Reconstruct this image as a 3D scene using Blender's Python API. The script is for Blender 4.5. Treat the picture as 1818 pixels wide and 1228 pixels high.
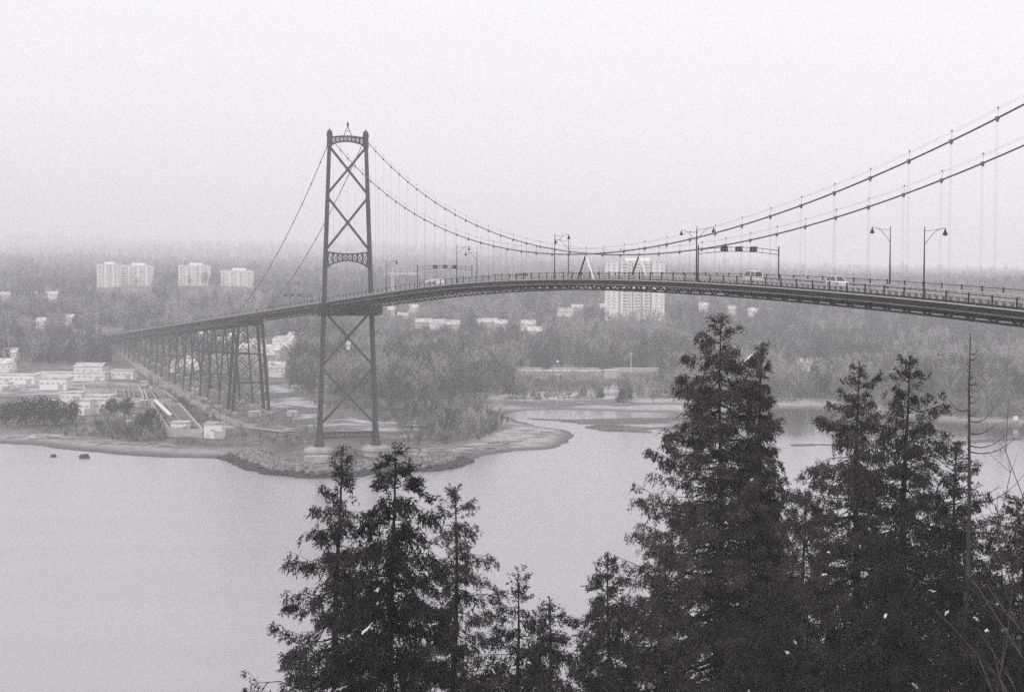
import bpy, math, random
import numpy as np
from mathutils import Matrix, Vector

random.seed(7)
RNG = np.random.default_rng(11)
for o in list(bpy.data.objects):
    bpy.data.objects.remove(o)
S = bpy.context.scene
COL = S.collection

# ------------------------------------------------------------------ camera, sky, sun, exposure
F_PX, PITCH, ROLL, CAM_Z = 2897.13, 0.0398, 0.0043, 64.14
cp, sp_, cr, sr = math.cos(PITCH), math.sin(PITCH), math.cos(ROLL), math.sin(ROLL)
right0, fwd, up0 = Vector((1, 0, 0)), Vector((0, cp, -sp_)), Vector((0, sp_, cp))
c_right = right0 * cr + up0 * sr
c_up = up0 * cr - right0 * sr
cam_d = bpy.data.cameras.new('camera')
cam_d.sensor_width = 36.0
cam_d.lens = F_PX / 1818 * 36
cam_d.clip_start = 0.5
cam_d.clip_end = 30000
cam = bpy.data.objects.new('camera', cam_d)
cam.matrix_world = Matrix(((c_right.x, c_up.x, -fwd.x, 0), (c_right.y, c_up.y, -fwd.y, 0),
                           (c_right.z, c_up.z, -fwd.z, CAM_Z), (0, 0, 0, 1)))
COL.objects.link(cam)
S.camera = cam

SUN_EL, SUN_AZ = math.radians(38), math.radians(205)      # azimuth from +Y towards +X
world = bpy.data.worlds.new('World')
S.world = world
world.use_nodes = True
wn, wl = world.node_tree.nodes, world.node_tree.links
wn.clear()
w_out = wn.new('ShaderNodeOutputWorld')
w_bg = wn.new('ShaderNodeBackground')
w_sky = wn.new('ShaderNodeTexSky')
w_sky.sky_type = 'NISHITA'
w_sky.sun_disc = False
w_sky.sun_elevation = SUN_EL
w_sky.sun_rotation = SUN_AZ
w_bw = wn.new('ShaderNodeRGBToBW')
w_mix = wn.new('ShaderNodeMix')
w_mix.data_type = 'RGBA'
w_mix.inputs[0].default_value = 0.93                      # a closed cloud layer over the sky
w_mix.inputs[7].default_value = (11.0, 10.9, 11.17, 1)
wl.new(w_sky.outputs[0], w_bw.inputs[0])
wl.new(w_bw.outputs[0], w_mix.inputs[6])
wl.new(w_mix.outputs[2], w_bg.inputs[0])
w_bg.inputs[1].default_value = 0.1
wl.new(w_bg.outputs[0], w_out.inputs[0])

sun_d = bpy.data.lights.new('sun', 'SUN')
sun_d.energy = 1.4
sun_d.angle = math.radians(60)
sun_d.color = (1.0, 0.985, 0.97)
sun = bpy.data.objects.new('sun', sun_d)
sd = Vector((math.cos(SUN_EL) * math.sin(SUN_AZ), math.cos(SUN_EL) * math.cos(SUN_AZ), math.sin(SUN_EL)))
sun.rotation_euler = sd.to_track_quat('Z', 'Y').to_euler()
COL.objects.link(sun)

S.view_settings.view_transform = 'Standard'
S.view_settings.look = 'None'
S.view_settings.exposure = 0.06
S.view_settings.gamma = 1.0
S.view_settings.use_curve_mapping = False
S.cycles.use_denoising = False          # the residual sampling grain suits this film photograph
S.cycles.max_bounces = 8
S.cycles.diffuse_bounces = 3
S.cycles.glossy_bounces = 3
S.cycles.volume_bounces = 4
S.cycles.transparent_max_bounces = 8
S.cycles.use_adaptive_sampling = False

# ------------------------------------------------------------------ helpers
def ray(px, py):
    a, b = (px - 909) / F_PX, (py - 614) / F_PX
    X, Y = a * cr + b * sr, -a * sr + b * cr
    u = -Y
    return np.array([X, cp + u * sp_, u * cp - sp_])
def at(px, py, depth):
    r = ray(px, py)
    return Vector((r[0] * depth / r[1], depth, CAM_Z + r[2] * depth / r[1]))
def gp(px, py, z=0.0):
    r = ray(px, py)
    t = (z - CAM_Z) / r[2]
    return (r[0] * t, r[1] * t)

class MB:
    """collects shapes for one mesh"""
    def __init__(self):
        self.v, self.f, self.m = [], [], []
        self.mi = 0
    def add(self, vs, fs):
        n = len(self.v)
        self.v.extend([tuple(p) for p in vs])
        self.f.extend([tuple(n + i for i in f) for f in fs])
        self.m.extend([self.mi] * len(fs))
        return self
    def box(self, c, s, rz=0.0):
        hx, hy, hz = s[0] / 2, s[1] / 2, s[2] / 2
        ca, sa = math.cos(rz), math.sin(rz)
        vs = []
        for z in (-hz, hz):
            for x, y in ((-hx, -hy), (hx, -hy), (hx, hy), (-hx, hy)):
                vs.append((c[0] + x * ca - y * sa, c[1] + x * sa + y * ca, c[2] + z))
        return self.add(vs, [(3, 2, 1, 0), (4, 5, 6, 7), (0, 1, 5, 4), (1, 2, 6, 5), (2, 3, 7, 6), (3, 0, 4, 7)])
    def beam(self, a, b, w, h, w2=None, h2=None, up=(0, 0, 1)):
        a, b = Vector(a), Vector(b)
        d = (b - a).normalized()
        u = Vector(up)
        sx = d.cross(u)
        if sx.length < 1e-4:
            sx = d.cross(Vector((0, 1, 0)))
        sx.normalize()
        uz = sx.cross(d)
        w2, h2 = w2 or w, h2 or h
        vs = []
        for p, ww, hh in ((a, w, h), (b, w2, h2)):
            for i, j in ((-1, -1), (1, -1), (1, 1), (-1, 1)):
                vs.append(p + sx * (i * ww / 2) + uz * (j * hh / 2))
        return self.add(vs, [(3, 2, 1, 0), (4, 5, 6, 7), (0, 1, 5, 4), (1, 2, 6, 5), (2, 3, 7, 6), (3, 0, 4, 7)])
    def tube(self, pts, rad, n=6, cap=True):
        pts = [Vector(p) for p in pts]
        if not hasattr(rad, '__len__'):
            rad = [rad] * len(pts)
        vs, fs = [], []
        ref = None
        for i, p in enumerate(pts):
            d = (pts[min(i + 1, len(pts) - 1)] - pts[max(i - 1, 0)]).normalized()
            if ref is None:
                ref = d.cross(Vector((0, 0, 1)))
                if ref.length < 1e-3:
                    ref = Vector((1, 0, 0))
            ref = (ref - d * ref.dot(d)).normalized()
            o2 = d.cross(ref)
            for k in range(n):
                a = 2 * math.pi * k / n
                vs.append(p + ref * (rad[i] * math.cos(a)) + o2 * (rad[i] * math.sin(a)))
        for i in range(len(pts) - 1):
            for k in range(n):
                k2 = (k + 1) % n
                fs.append((i * n + k, i * n + k2, (i + 1) * n + k2, (i + 1) * n + k))
        if cap:
            fs.append(tuple(range(n - 1, -1, -1)))
            fs.append(tuple((len(pts) - 1) * n + k for k in range(n)))
        return self.add(vs, fs)
    def loft(self, rings, cap=True):
        n = len(rings[0])
        vs = [p for r in rings for p in r]
        fs = []
        for i in range(len(rings) - 1):
            for k in range(n):
                k2 = (k + 1) % n
                fs.append((i * n + k, i * n + k2, (i + 1) * n + k2, (i + 1) * n + k))
        if cap:
            fs.append(tuple(range(n - 1, -1, -1)))
            fs.append(tuple((len(rings) - 1) * n + k for k in range(n)))
        return self.add(vs, fs)
    def lathe(self, prof, n=12, c=(0, 0, 0)):
        return self.loft([[(c[0] + r * math.cos(2 * math.pi * k / n), c[1] + r * math.sin(2 * math.pi * k / n), c[2] + z)
                           for k in range(n)] for r, z in prof])
    def blob(self, c, s, seed, n=8, rough=0.25):
        rr = random.Random(seed)
        rings = []
        for j in range(1, 5):
            th = math.pi * j / 5
            rings.append([(c[0] + s[0] * math.sin(th) * math.cos(6.2832 * k / n) * (1 + rr.uniform(-rough, rough)),
                           c[1] + s[1] * math.sin(th) * math.sin(6.2832 * k / n) * (1 + rr.uniform(-rough, rough)),
                           c[2] - s[2] * math.cos(th) * (1 + rr.uniform(-rough, rough) * .5)) for k in range(n)])
        return self.loft(rings)
    def mesh(self, name, *mats):
        me = bpy.data.meshes.new(name)
        me.from_pydata(self.v, [], self.f)
        for m in mats:
            me.materials.append(m)
        if len(mats) > 1:
            me.polygons.foreach_set('material_index', self.m)
        me.update()
        return me

def mesh_np(name, v, quads, mat, smooth=False):
    me = bpy.data.meshes.new(name)
    k = quads.shape[1]
    me.vertices.add(len(v))
    me.vertices.foreach_set('co', np.ascontiguousarray(v, dtype=np.float32).ravel())
    me.loops.add(quads.size)
    me.loops.foreach_set('vertex_index', np.ascontiguousarray(quads, dtype=np.int32).ravel())
    me.polygons.add(len(quads))
    me.polygons.foreach_set('loop_start', np.arange(0, quads.size, k, dtype=np.int32))
    me.polygons.foreach_set('loop_total', np.full(len(quads), k, dtype=np.int32))
    me.update(calc_edges=True)
    me.validate()
    if mat:
        me.materials.append(mat)
    if smooth:
        me.polygons.foreach_set('use_smooth', np.ones(len(quads), dtype=bool))
    return me

def obj(name, me, mat=None, parent=None, loc=None, rot=None, scale=None):
    if isinstance(me, MB):
        me = me.mesh(name, mat)
    o = bpy.data.objects.new(name, me)
    COL.objects.link(o)
    if parent:
        o.parent = parent
    if loc is not None:
        o.location = loc
    if rot is not None:
        o.rotation_euler = rot
    if scale is not None:
        o.scale = scale if hasattr(scale, '__len__') else (scale,) * 3
    return o
def tag(o, label=None, cat=None, group=None, kind=None):
    for k, v in (('label', label), ('category', cat), ('group', group), ('kind', kind)):
        if v:
            o[k] = v
    return o
def empty(name, loc=(0, 0, 0), rz=0.0, label=None, cat=None, group=None, parent=None):
    o = bpy.data.objects.new(name, None)
    o.empty_display_size = 1
    COL.objects.link(o)
    o.location = loc
    o.rotation_euler = (0, 0, rz)
    if parent:
        o.parent = parent
    return tag(o, label, cat, group)

def mat(name, col, rough=0.8, var=0.25, scale=0.5, bump=0.0, bscale=None, spec=0.3, metal=0.0, streak=None, coord='POS'):
    m = bpy.data.materials.new(name)
    m.use_nodes = True
    nt = m.node_tree
    b = nt.nodes['Principled BSDF']
    b.inputs['Roughness'].default_value = rough
    b.inputs['Specular IOR Level'].default_value = spec
    b.inputs['Metallic'].default_value = metal
    if isinstance(col, (int, float)):
        col = (col, col * .985, col * .975)
    if coord == 'POS':
        g = nt.nodes.new('ShaderNodeNewGeometry').outputs['Position']
    else:
        g = nt.nodes.new('ShaderNodeTexCoord').outputs['Object']
    src = g
    if streak:
        mp = nt.nodes.new('ShaderNodeMapping')
        mp.inputs['Scale'].default_value = streak
        nt.links.new(g, mp.inputs[0])
        src = mp.outputs[0]
    n = nt.nodes.new('ShaderNodeTexNoise')
    n.inputs['Scale'].default_value = scale
    n.inputs['Detail'].default_value = 5
    n.inputs['Roughness'].default_value = .65
    nt.links.new(src, n.inputs['Vector'])
    r = nt.nodes.new('ShaderNodeValToRGB')
    r.color_ramp.elements[0].position = .3
    r.color_ramp.elements[1].position = .7
    r.color_ramp.elements[0].color = tuple(max(0, c * (1 - var)) for c in col[:3]) + (1,)
    r.color_ramp.elements[1].color = tuple(min(1, c * (1 + var)) for c in col[:3]) + (1,)
    nt.links.new(n.outputs[0], r.inputs[0])
    nt.links.new(r.outputs[0], b.inputs['Base Color'])
    if bump:
        n2 = nt.nodes.new('ShaderNodeTexNoise')
        n2.inputs['Scale'].default_value = bscale or scale * 4
        n2.inputs['Detail'].default_value = 4
        nt.links.new(src, n2.inputs['Vector'])
        bp = nt.nodes.new('ShaderNodeBump')
        bp.inputs['Strength'].default_value = bump
        nt.links.new(n2.outputs[0], bp.inputs['Height'])
        nt.links.new(bp.outputs[0], b.inputs['Normal'])
    return m

M = dict(
    steel=mat('weathered_steel_paint', .024, .6, .35, .35, .1, 3, streak=(1, 1, .25)),
    steel_pale=mat('pale_steel_paint', .5, .6, .25, .4),
    tower=mat('tower_paint', .058, .6, .45, .25, .1, 2, streak=(1, 1, .2)),
    cable=mat('cable_wrap', .10, .55, .25, .6),
    clamp=mat('galvanised_clamp', .2, .5, .2, 1.5),
    steel_black=mat('near_black_steel', .012, .7, .3, .5),  # plain near-black, for the walkway edges and the fill under the deck
    glass_far=mat('grey_far_glazing', .36, .4, .2, .3),
    patchy=mat('patchy_snowy_roof', .5, .8, .7, .3),
    concrete=mat('concrete', .42, .9, .25, .35, .25, 2, streak=(1, 1, .4)),
    parapet=mat('parapet_concrete', .46, .85, .22, .8, .2, 4),
    asphalt=mat('asphalt', .055, .9, .2, .4),
    white=mat('white_paint', .78, .5, .06, .8),
    snow=mat('snow', .88, .7, .05, .8, .2, 3),
    wallw=mat('pale_stucco', .8, .85, .08, .12),
    wallg=mat('grey_render', .42, .85, .18, .3),
    wallm=mat('mid_grey_cladding', .25, .85, .2, .2),
    glass=mat('dark_glazing', .05, .15, .2, .3, spec=.6),
    grey=mat('grey_roofing', .2, .85, .25, .3),
    dark=mat('black_rubber', .02, .7, .2, 2),
    log=mat('bleached_driftwood', .3, .9, .4, .5, .3, 4),
    rock=mat('quarry_rock', .22, .95, .8, .8, .4, 2),
    rock_wet=mat('wet_rock', .04, .5, .4, .5, .3, 2),
    bark=mat('dark_bark', (.020, .018, .0175), .95, .4, 2.5, .5, 9, streak=(1, 1, .3)),
    snag=mat('grey_dead_wood', (.055, .051, .05), .95, .4, 2, .4, 8, streak=(1, 1, .3)),
    twig=mat('pale_bare_twig', (.12, .113, .11), .9, .3, 2),
    needle=mat('cedar_sprays', (.033, .0295, .029), .75, .5, .5),
    needle3=mat('greyer_cedar_sprays', (.052, .047, .046), .75, .6, .7),
    needle2=mat('dense_dark_needles', (.020, .0178, .0176), .75, .45, .6),
    far_bark=mat('bare_branches', .085, .95, .25, .06),
    far_wood=mat('pale_bare_branches', .135, .95, .25, .05),
    far_wood2=mat('silvery_bare_branches', .31, .95, .25, .05),
    far_wood3=mat('dark_bare_branches', .05, .95, .25, .05),
    far_need=mat('distant_conifer_needles', .022, .9, .3, .05),
    scrub=mat('winter_scrub', .085, .95, .35, .12),
    water_dark=mat('tank_water', .06, .3, .2, .1, spec=.5),
)

# water: murky, small ripples; the western half is ruffled by wind
def water_material():
    m = bpy.data.materials.new('inlet_water')
    m.use_nodes = True
    nt = m.node_tree
    b = nt.nodes['Principled BSDF']
    L = nt.links.new
    geo = nt.nodes.new('ShaderNodeNewGeometry')
    sep = nt.nodes.new('ShaderNodeSeparateXYZ')
    L(geo.outputs['Position'], sep.inputs[0])
    big = nt.nodes.new('ShaderNodeTexNoise')
    big.inputs['Scale'].default_value = .012
    big.inputs['Detail'].default_value = 4
    L(geo.outputs['Position'], big.inputs['Vector'])
    # ruffled mask: higher towards the west
    mr = nt.nodes.new('ShaderNodeMapRange')
    mr.inputs['From Min'].default_value = 30
    mr.inputs['From Max'].default_value = -110
    L(sep.outputs[0], mr.inputs['Value'])
    ad = nt.nodes.new('ShaderNodeMath')
    ad.operation = 'MULTIPLY_ADD'
    L(big.outputs[0], ad.inputs[0])
    ad.inputs[1].default_value = .5
    ad.inputs[2].default_value = -.25
    ad2 = nt.nodes.new('ShaderNodeMath')
    ad2.operation = 'ADD'
    ad2.use_clamp = True
    L(ad.outputs[0], ad2.inputs[0])
    L(mr.outputs[0], ad2.inputs[1])
    cm = nt.nodes.new('ShaderNodeMix')
    cm.data_type = 'RGBA'
    cm.inputs[6].default_value = (.33, .325, .33, 1)
    cm.inputs[7].default_value = (.40, .395, .40, 1)  # western water: extra brightness put into the base colour
    L(ad2.outputs[0], cm.inputs[0])
    # sheltered, clearer river water behind the bars; trees' dark reflection put into colour
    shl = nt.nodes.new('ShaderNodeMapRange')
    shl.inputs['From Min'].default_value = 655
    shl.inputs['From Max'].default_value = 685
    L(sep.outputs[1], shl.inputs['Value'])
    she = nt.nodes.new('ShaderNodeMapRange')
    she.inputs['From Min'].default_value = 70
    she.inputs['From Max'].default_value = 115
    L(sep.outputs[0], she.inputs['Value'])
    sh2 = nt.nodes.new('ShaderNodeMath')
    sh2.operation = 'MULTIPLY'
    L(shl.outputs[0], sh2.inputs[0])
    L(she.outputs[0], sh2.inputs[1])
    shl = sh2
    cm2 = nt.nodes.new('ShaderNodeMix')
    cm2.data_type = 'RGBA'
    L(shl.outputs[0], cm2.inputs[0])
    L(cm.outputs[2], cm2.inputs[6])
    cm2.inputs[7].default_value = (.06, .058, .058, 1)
    # faint current lines and wind patches, put into the colour as long bands
    tmp = nt.nodes.new('ShaderNodeMapping')
    tmp.inputs['Scale'].default_value = (.010, .045, 1)
    tmp.inputs['Rotation'].default_value = (0, 0, .22)
    L(geo.outputs['Position'], tmp.inputs[0])
    tn = nt.nodes.new('ShaderNodeTexNoise')
    tn.inputs['Scale'].default_value = 1.0
    tn.inputs['Detail'].default_value = 5
    L(tmp.outputs[0], tn.inputs['Vector'])
    tr = nt.nodes.new('ShaderNodeMapRange')
    tr.inputs['From Min'].default_value = .3
    tr.inputs['From Max'].default_value = .7
    tr.inputs['To Min'].default_value = .96
    tr.inputs['To Max'].default_value = 1.03
    L(tn.outputs[0], tr.inputs['Value'])
    tm = nt.nodes.new('ShaderNodeVectorMath')
    tm.operation = 'SCALE'
    L(cm2.outputs[2], tm.inputs[0])
    L(tr.outputs[0], tm.inputs['Scale'])
    L(tm.outputs[0], b.inputs['Base Color'])
    rm = nt.nodes.new('ShaderNodeMapRange')
    rm.inputs['To Min'].default_value = .10
    rm.inputs['To Max'].default_value = .30
    L(ad2.outputs[0], rm.inputs['Value'])
    L(rm.outputs[0], b.inputs['Roughness'])
    b.inputs['IOR'].default_value = 1.33
    mp = nt.nodes.new('ShaderNodeMapping')
    mp.inputs['Scale'].default_value = (.45, 1.0, 1)
    mp.inputs['Rotation'].default_value = (0, 0, .5)
    L(geo.outputs['Position'], mp.inputs[0])
    rp = nt.nodes.new('ShaderNodeTexNoise')
    rp.inputs['Scale'].default_value = .55
    rp.inputs['Detail'].default_value = 6
    rp.inputs['Roughness'].default_value = .6
    L(mp.outputs[0], rp.inputs['Vector'])
    bp = nt.nodes.new('ShaderNodeBump')
    bm = nt.nodes.new('ShaderNodeMapRange')
    bm.inputs['To Min'].default_value = .26
    bm.inputs['To Max'].default_value = .5
    L(ad2.outputs[0], bm.inputs['Value'])
    cal = nt.nodes.new('ShaderNodeMapRange')
    cal.inputs['To Min'].default_value = 1.0
    cal.inputs['To Max'].default_value = .12
    L(shl.outputs[0], cal.inputs['Value'])
    mu = nt.nodes.new('ShaderNodeMath')
    mu.operation = 'MULTIPLY'
    L(bm.outputs[0], mu.inputs[0])
    L(cal.outputs[0], mu.inputs[1])
    L(mu.outputs[0], bp.inputs['Strength'])
    bp.inputs['Distance'].default_value = .35
    L(rp.outputs[0], bp.inputs['Height'])
    L(bp.outputs[0], b.inputs['Normal'])
    return m
M['water'] = water_material()

# ------------------------------------------------------------------ the setting: water, north shore, south hillside, haze
obj('water', mesh_np('water', np.array([(-6400, -400, 0), (6400, -400, 0), (6400, 1600, 0), (-6400, 1600, 0)], float),
                     np.array([[0, 1, 2, 3]]), M['water']))['kind'] = 'structure'

def vnoise(x, y, sc, seed=0):
    x, y = x / sc, y / sc
    xi, yi = np.floor(x), np.floor(y)
    fx, fy = x - xi, y - yi
    fx, fy = fx * fx * (3 - 2 * fx), fy * fy * (3 - 2 * fy)
    def h(a, b):
        q = np.sin(a * 127.1 + b * 311.7 + seed * 74.7) * 43758.5453
        return q - np.floor(q)
    return (h(xi, yi) * (1 - fx) + h(xi + 1, yi) * fx) * (1 - fy) + (h(xi, yi + 1) * (1 - fx) + h(xi + 1, yi + 1) * fx) * fy
def fbm(x, y, sc, seed=0):
    return (vnoise(x, y, sc, seed) + .5 * vnoise(x, y, sc / 2.1, seed + 1) + .25 * vnoise(x, y, sc / 4.3, seed + 2)) / 1.75
def poly_sd(x, y, poly):
    """signed distance, positive inside"""
    d = np.full(x.shape, 1e9)
    ins = np.zeros(x.shape, bool)
    n = len(poly)
    for i in range(n):
        ax, ay = poly[i]
        bx, by = poly[(i + 1) % n]
        ex, ey = bx - ax, by - ay
        t = np.clip(((x - ax) * ex + (y - ay) * ey) / (ex * ex + ey * ey + 1e-9), 0, 1)
        d = np.minimum(d, np.hypot(x - ax - t * ex, y - ay - t * ey))
        if abs(by - ay) > 1e-9:
            c = ((ay > y) != (by > y)) & (x < (bx - ax) * (y - ay) / (by - ay) + ax)
            ins ^= c
    return np.where(ins, d, -d)

coast_px = [(0, 787), (60, 790), (110, 797), (200, 806), (300, 812), (380, 814), (415, 821), (440, 832), (480, 842), (560, 849),
            (640, 845), (700, 838), (760, 836), (800, 832), (840, 815), (870, 806), (920, 800), (985, 796), (1008, 785), (1018, 772),
            (1000, 762), (960, 758), (935, 752), (905, 742), (893, 738), (905, 732), (940, 728), (1000, 727), (1060, 729), (1130, 731),
            (1225, 733), (1300, 731), (1390, 724), (1480, 724), (1560, 735), (1640, 747), (1700, 752), (1818, 757)]
LAND = [(-6800, 900), (-1200, 760), (-420, 640)] + [gp(*q) for q in coast_px] + [(420, 790), (1200, 900), (6800, 1100), (6800, 17500), (-6800, 17500)]
BARS = [[gp(*q) for q in [(925, 741), (1010, 745), (1110, 740), (1230, 740), (1236, 746), (1180, 750), (1110, 752), (1070, 753), (1040, 752), (1000, 748), (950, 745)]],
        [gp(*q) for q in [(1035, 757), (1075, 754), (1150, 756), (1225, 754), (1236, 760), (1232, 768), (1175, 764), (1150, 767), (1080, 768), (1040, 764)]],
        [gp(*q) for q in [(1380, 787), (1440, 785), (1490, 787), (1560, 789), (1480, 793), (1390, 794)]],
        [gp(*q) for q in [(1620, 784), (1690, 783), (1760, 779), (1818, 777), (1818, 780), (1700, 788), (1640, 789)]]]

def lines(a, b, step, lo, hi, g=1.16):
    out = list(np.arange(a, b + 1e-6, step))
    s, v = step, out[-1]
    while v < hi:
        s *= g
        v = min(v + s, hi)
        out.append(v)
    s, v = step, out[0]
    while v > lo:
        s *= g
        v = max(v - s, lo)
        out.insert(0, v)
    return np.array(out)
gx = lines(-230, 290, 2.5, -6400, 6400)
gy = lines(495, 900, 2.5, 470, 16000, 1.06)
HB = ([0, 900, 1000, 1200, 1400, 1500, 1800, 2000, 2600, 3300, 4500, 7000, 10500, 16000],
      [0, 0, 1, 4, 15, 24, 41, 50, 61, 76, 102, 164, 262, 428])
def ground_z(x, y):
    x, y = np.asarray(x, float), np.asarray(y, float)
    sd = poly_sd(x, y, LAND) + (fbm(x, y, 9, 3) - .5) * 3.5
    z = np.where(sd > 0, 2.9 * (1 - np.exp(-sd / 17)), np.maximum(sd * .08, -2.0))
    z = z + np.where(sd > 12, (fbm(x, y, 16, 5) - .45) * np.clip((sd - 12) / 20, 0, 1) * 1.3, 0)
    for i, b in enumerate(BARS):
        sb = poly_sd(x, y, b) + (fbm(x * .5, y, 16, 8) - .5) * 17
        z = np.maximum(z, np.where(sb > 0, .32 * (1 - np.exp(-sb / 5)), -2))
    z = z + np.interp(y, *HB) + np.clip((y - 1100) / 1500, 0, 1) * (fbm(x, y, 260, 9) - .5) * 26
    az = np.clip((x / np.maximum(y, 1) + .06) / .30, 0, 1)
    low = 1 - .62 * az * az * (3 - 2 * az)
    z = np.where(z > 55, 55 + (z - 55) * low, z)
    z = z + np.clip((y - 3500) / 7000, 0, 1) * (fbm(x, y, 1500, 19) - .5) * 170 * low
    return z
GX, GY = np.meshgrid(gx, gy)
GZ = ground_z(GX, GY)
nx, ny = len(gx), len(gy)
idx = np.arange(nx * ny).reshape(ny, nx)
quads = np.stack([idx[:-1, :-1], idx[:-1, 1:], idx[1:, 1:], idx[1:, :-1]], -1).reshape(-1, 4)
sd_land = poly_sd(GX, GY, LAND)
def ellipse_mask(cx, cy, rx, ry):
    """soft patch of ground centred on a point of the shore, in metres"""
    q = ((GX - cx) / rx) ** 2 + ((GY - cy) / ry) ** 2
    return np.clip(1.4 - q, 0, 1)
sand = np.clip(1 - np.abs(sd_land - 11) / 13, 0, 1) * (GX > -400)
bx_, by_ = gp(1040, 714, 1)
beach = np.clip(poly_sd(GX, GY, [gp(*q) for q in [(850, 712), (900, 706), (1000, 703), (1225, 701), (1300, 706), (1390, 714), (1500, 716), (1500, 726), (1225, 735), (905, 735), (880, 725)]]) / 6, 0, 1)
spit = np.clip(poly_sd(GX, GY, [gp(*q) for q in [(780, 808), (900, 768), (915, 752), (1000, 758), (1020, 772), (1005, 790), (985, 797), (900, 801), (820, 815)]]) / 5, 0, 1)
sand = np.maximum(np.maximum(sand * .75, beach), spit)
pt_mask = ((GX > -105) & (GX < 0) & (GY < 600))
sand = np.where(pt_mask & (sd_land > 4), sand * .25, sand)
wet = np.clip(1 - np.abs(sd_land - 1) / 7, 0, 1) * .9
flat_zone = np.maximum(beach, spit)
wet = np.maximum(wet, flat_zone * np.clip((fbm(GX * .35, GY, 14, 61) - .5) * 5, 0, .8))
for b in BARS:
    wet = np.maximum(wet, np.clip(poly_sd(GX, GY, b) / 2 + 1, 0, 1) * np.clip(.25 + fbm(GX * .4, GY, 12, 71) * .9, 0, 1))
snow = np.zeros_like(GX)
for (a, b, rx, ry) in [(600, 750, 16, 30), (640, 762, 12, 16), (700, 755, 17, 30), (730, 775, 10, 14), (520, 715, 22, 50), (545, 735, 12, 26),
                       (430, 755, 26, 12), (480, 760, 14, 10), (500, 690, 14, 50), (800, 795, 20, 12), (860, 790, 22, 9), (960, 707, 46, 12), (1060, 705, 36, 9), (1085, 690, 8, 40), (60, 768, 16, 4), (1790, 745, 40, 7), (1420, 718, 22, 7), (470, 640, 45, 80),
                       (100, 690, 80, 70), (720, 798, 12, 8)]:
    cx, cy = gp(a, b, 3)
    snow = np.maximum(snow, ellipse_mask(cx, cy, rx, ry))
snow = np.clip((snow * .6 + fbm(GX, GY, 7, 21) * 1.0 - .98) * 3, 0, .85) * (sd_land > 9)
terr = mesh_np('north_shore', np.stack([GX, GY, GZ], -1).reshape(-1, 3), quads, None, True)
att = terr.color_attributes.new('cover', 'FLOAT_COLOR', 'POINT')
att.data.foreach_set('color', np.stack([sand, snow, wet, np.ones_like(wet)], -1).astype(np.float32).ravel())
def terrain_material():
    m = bpy.data.materials.new('shore_ground')
    m.use_nodes = True
    nt = m.node_tree
    L = nt.links.new
    b = nt.nodes['Principled BSDF']
    b.inputs['Roughness'].default_value = .95
    b.inputs['Specular IOR Level'].default_value = .15
    geo = nt.nodes.new('ShaderNodeNewGeometry')
    def noise(sc, det=6):
        n = nt.nodes.new('ShaderNodeTexNoise')
        n.inputs['Scale'].default_value = sc
        n.inputs['Detail'].default_value = det
        n.inputs['Roughness'].default_value = .7
        L(geo.outputs['Position'], n.inputs['Vector'])
        return n.outputs[0]
    def ramp(src, c0, c1, a=.35, z=.65):
        r = nt.nodes.new('ShaderNodeValToRGB')
        r.color_ramp.elements[0].position, r.color_ramp.elements[1].position = a, z
        r.color_ramp.elements[0].color, r.color_ramp.elements[1].color = (*c0, 1), (*c1, 1)
        L(src, r.inputs[0])
        return r.outputs[0]
    def mix(f, a, c):
        x = nt.nodes.new('ShaderNodeMix')
        x.data_type = 'RGBA'
        L(f, x.inputs[0])
        L(a, x.inputs[6])
        L(c, x.inputs[7])
        return x.outputs[2]
    at_ = nt.nodes.new('ShaderNodeAttribute')
    at_.attribute_name = 'cover'
    sp = nt.nodes.new('ShaderNodeSeparateColor')
    L(at_.outputs['Color'], sp.inputs[0])
    turf = mix(ramp(noise(.045, 3), (0, 0, 0), (1, 1, 1), .4, .6), ramp(noise(.22), (.06, .058, .056), (.15, .147, .143)), ramp(noise(.3), (.10, .098, .095), (.25, .245, .24)))
    sandc = ramp(noise(.25), (.26, .255, .25), (.48, .475, .47))
    wetc = ramp(noise(.3), (.055, .053, .052), (.12, .118, .115))
    snowc = ramp(noise(.5), (.3, .3, .3), (.8, .8, .82))
    c = mix(sp.outputs[0], turf, sandc)
    c = mix(sp.outputs[2], c, wetc)
    c = mix(sp.outputs[1], c, snowc)
    L(c, b.inputs['Base Color'])
    bp = nt.nodes.new('ShaderNodeBump')
    bp.inputs['Strength'].default_value = .5
    bp.inputs['Distance'].default_value = .5
    L(noise(.6), bp.inputs['Height'])
    L(bp.outputs[0], b.inputs['Normal'])
    return m
terr.materials.append(terrain_material())
obj('north_shore', terr)['kind'] = 'structure'

# the slope below the lookout, where the near conifers are rooted
hx = np.linspace(-220, 220, 60)
hy = np.concatenate([np.linspace(-380, -10, 12), np.linspace(0, 170, 45)])
HX, HY = np.meshgrid(hx, hy)
def hill_z(x, y):
    return np.interp(y, [-400, 3, 14, 40, 100, 150, 175], [62.4, 62.4, 46, 36, 13, -1, -3]) + (fbm(np.asarray(x, float), np.asarray(y, float), 12, 31) - .5) * 3 * np.clip((np.asarray(y) - 5) / 20, 0, 1)
hi_ = np.arange(HX.size).reshape(HX.shape)
obj('hillside', mesh_np('hillside', np.stack([HX, HY, hill_z(HX, HY)], -1).reshape(-1, 3),
    np.stack([hi_[:-1, :-1], hi_[:-1, 1:], hi_[1:, 1:], hi_[1:, :-1]], -1).reshape(-1, 4),
    mat('forest_floor', .05, .95, .4, .4, .5, 2), True))['kind'] = 'structure'

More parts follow.
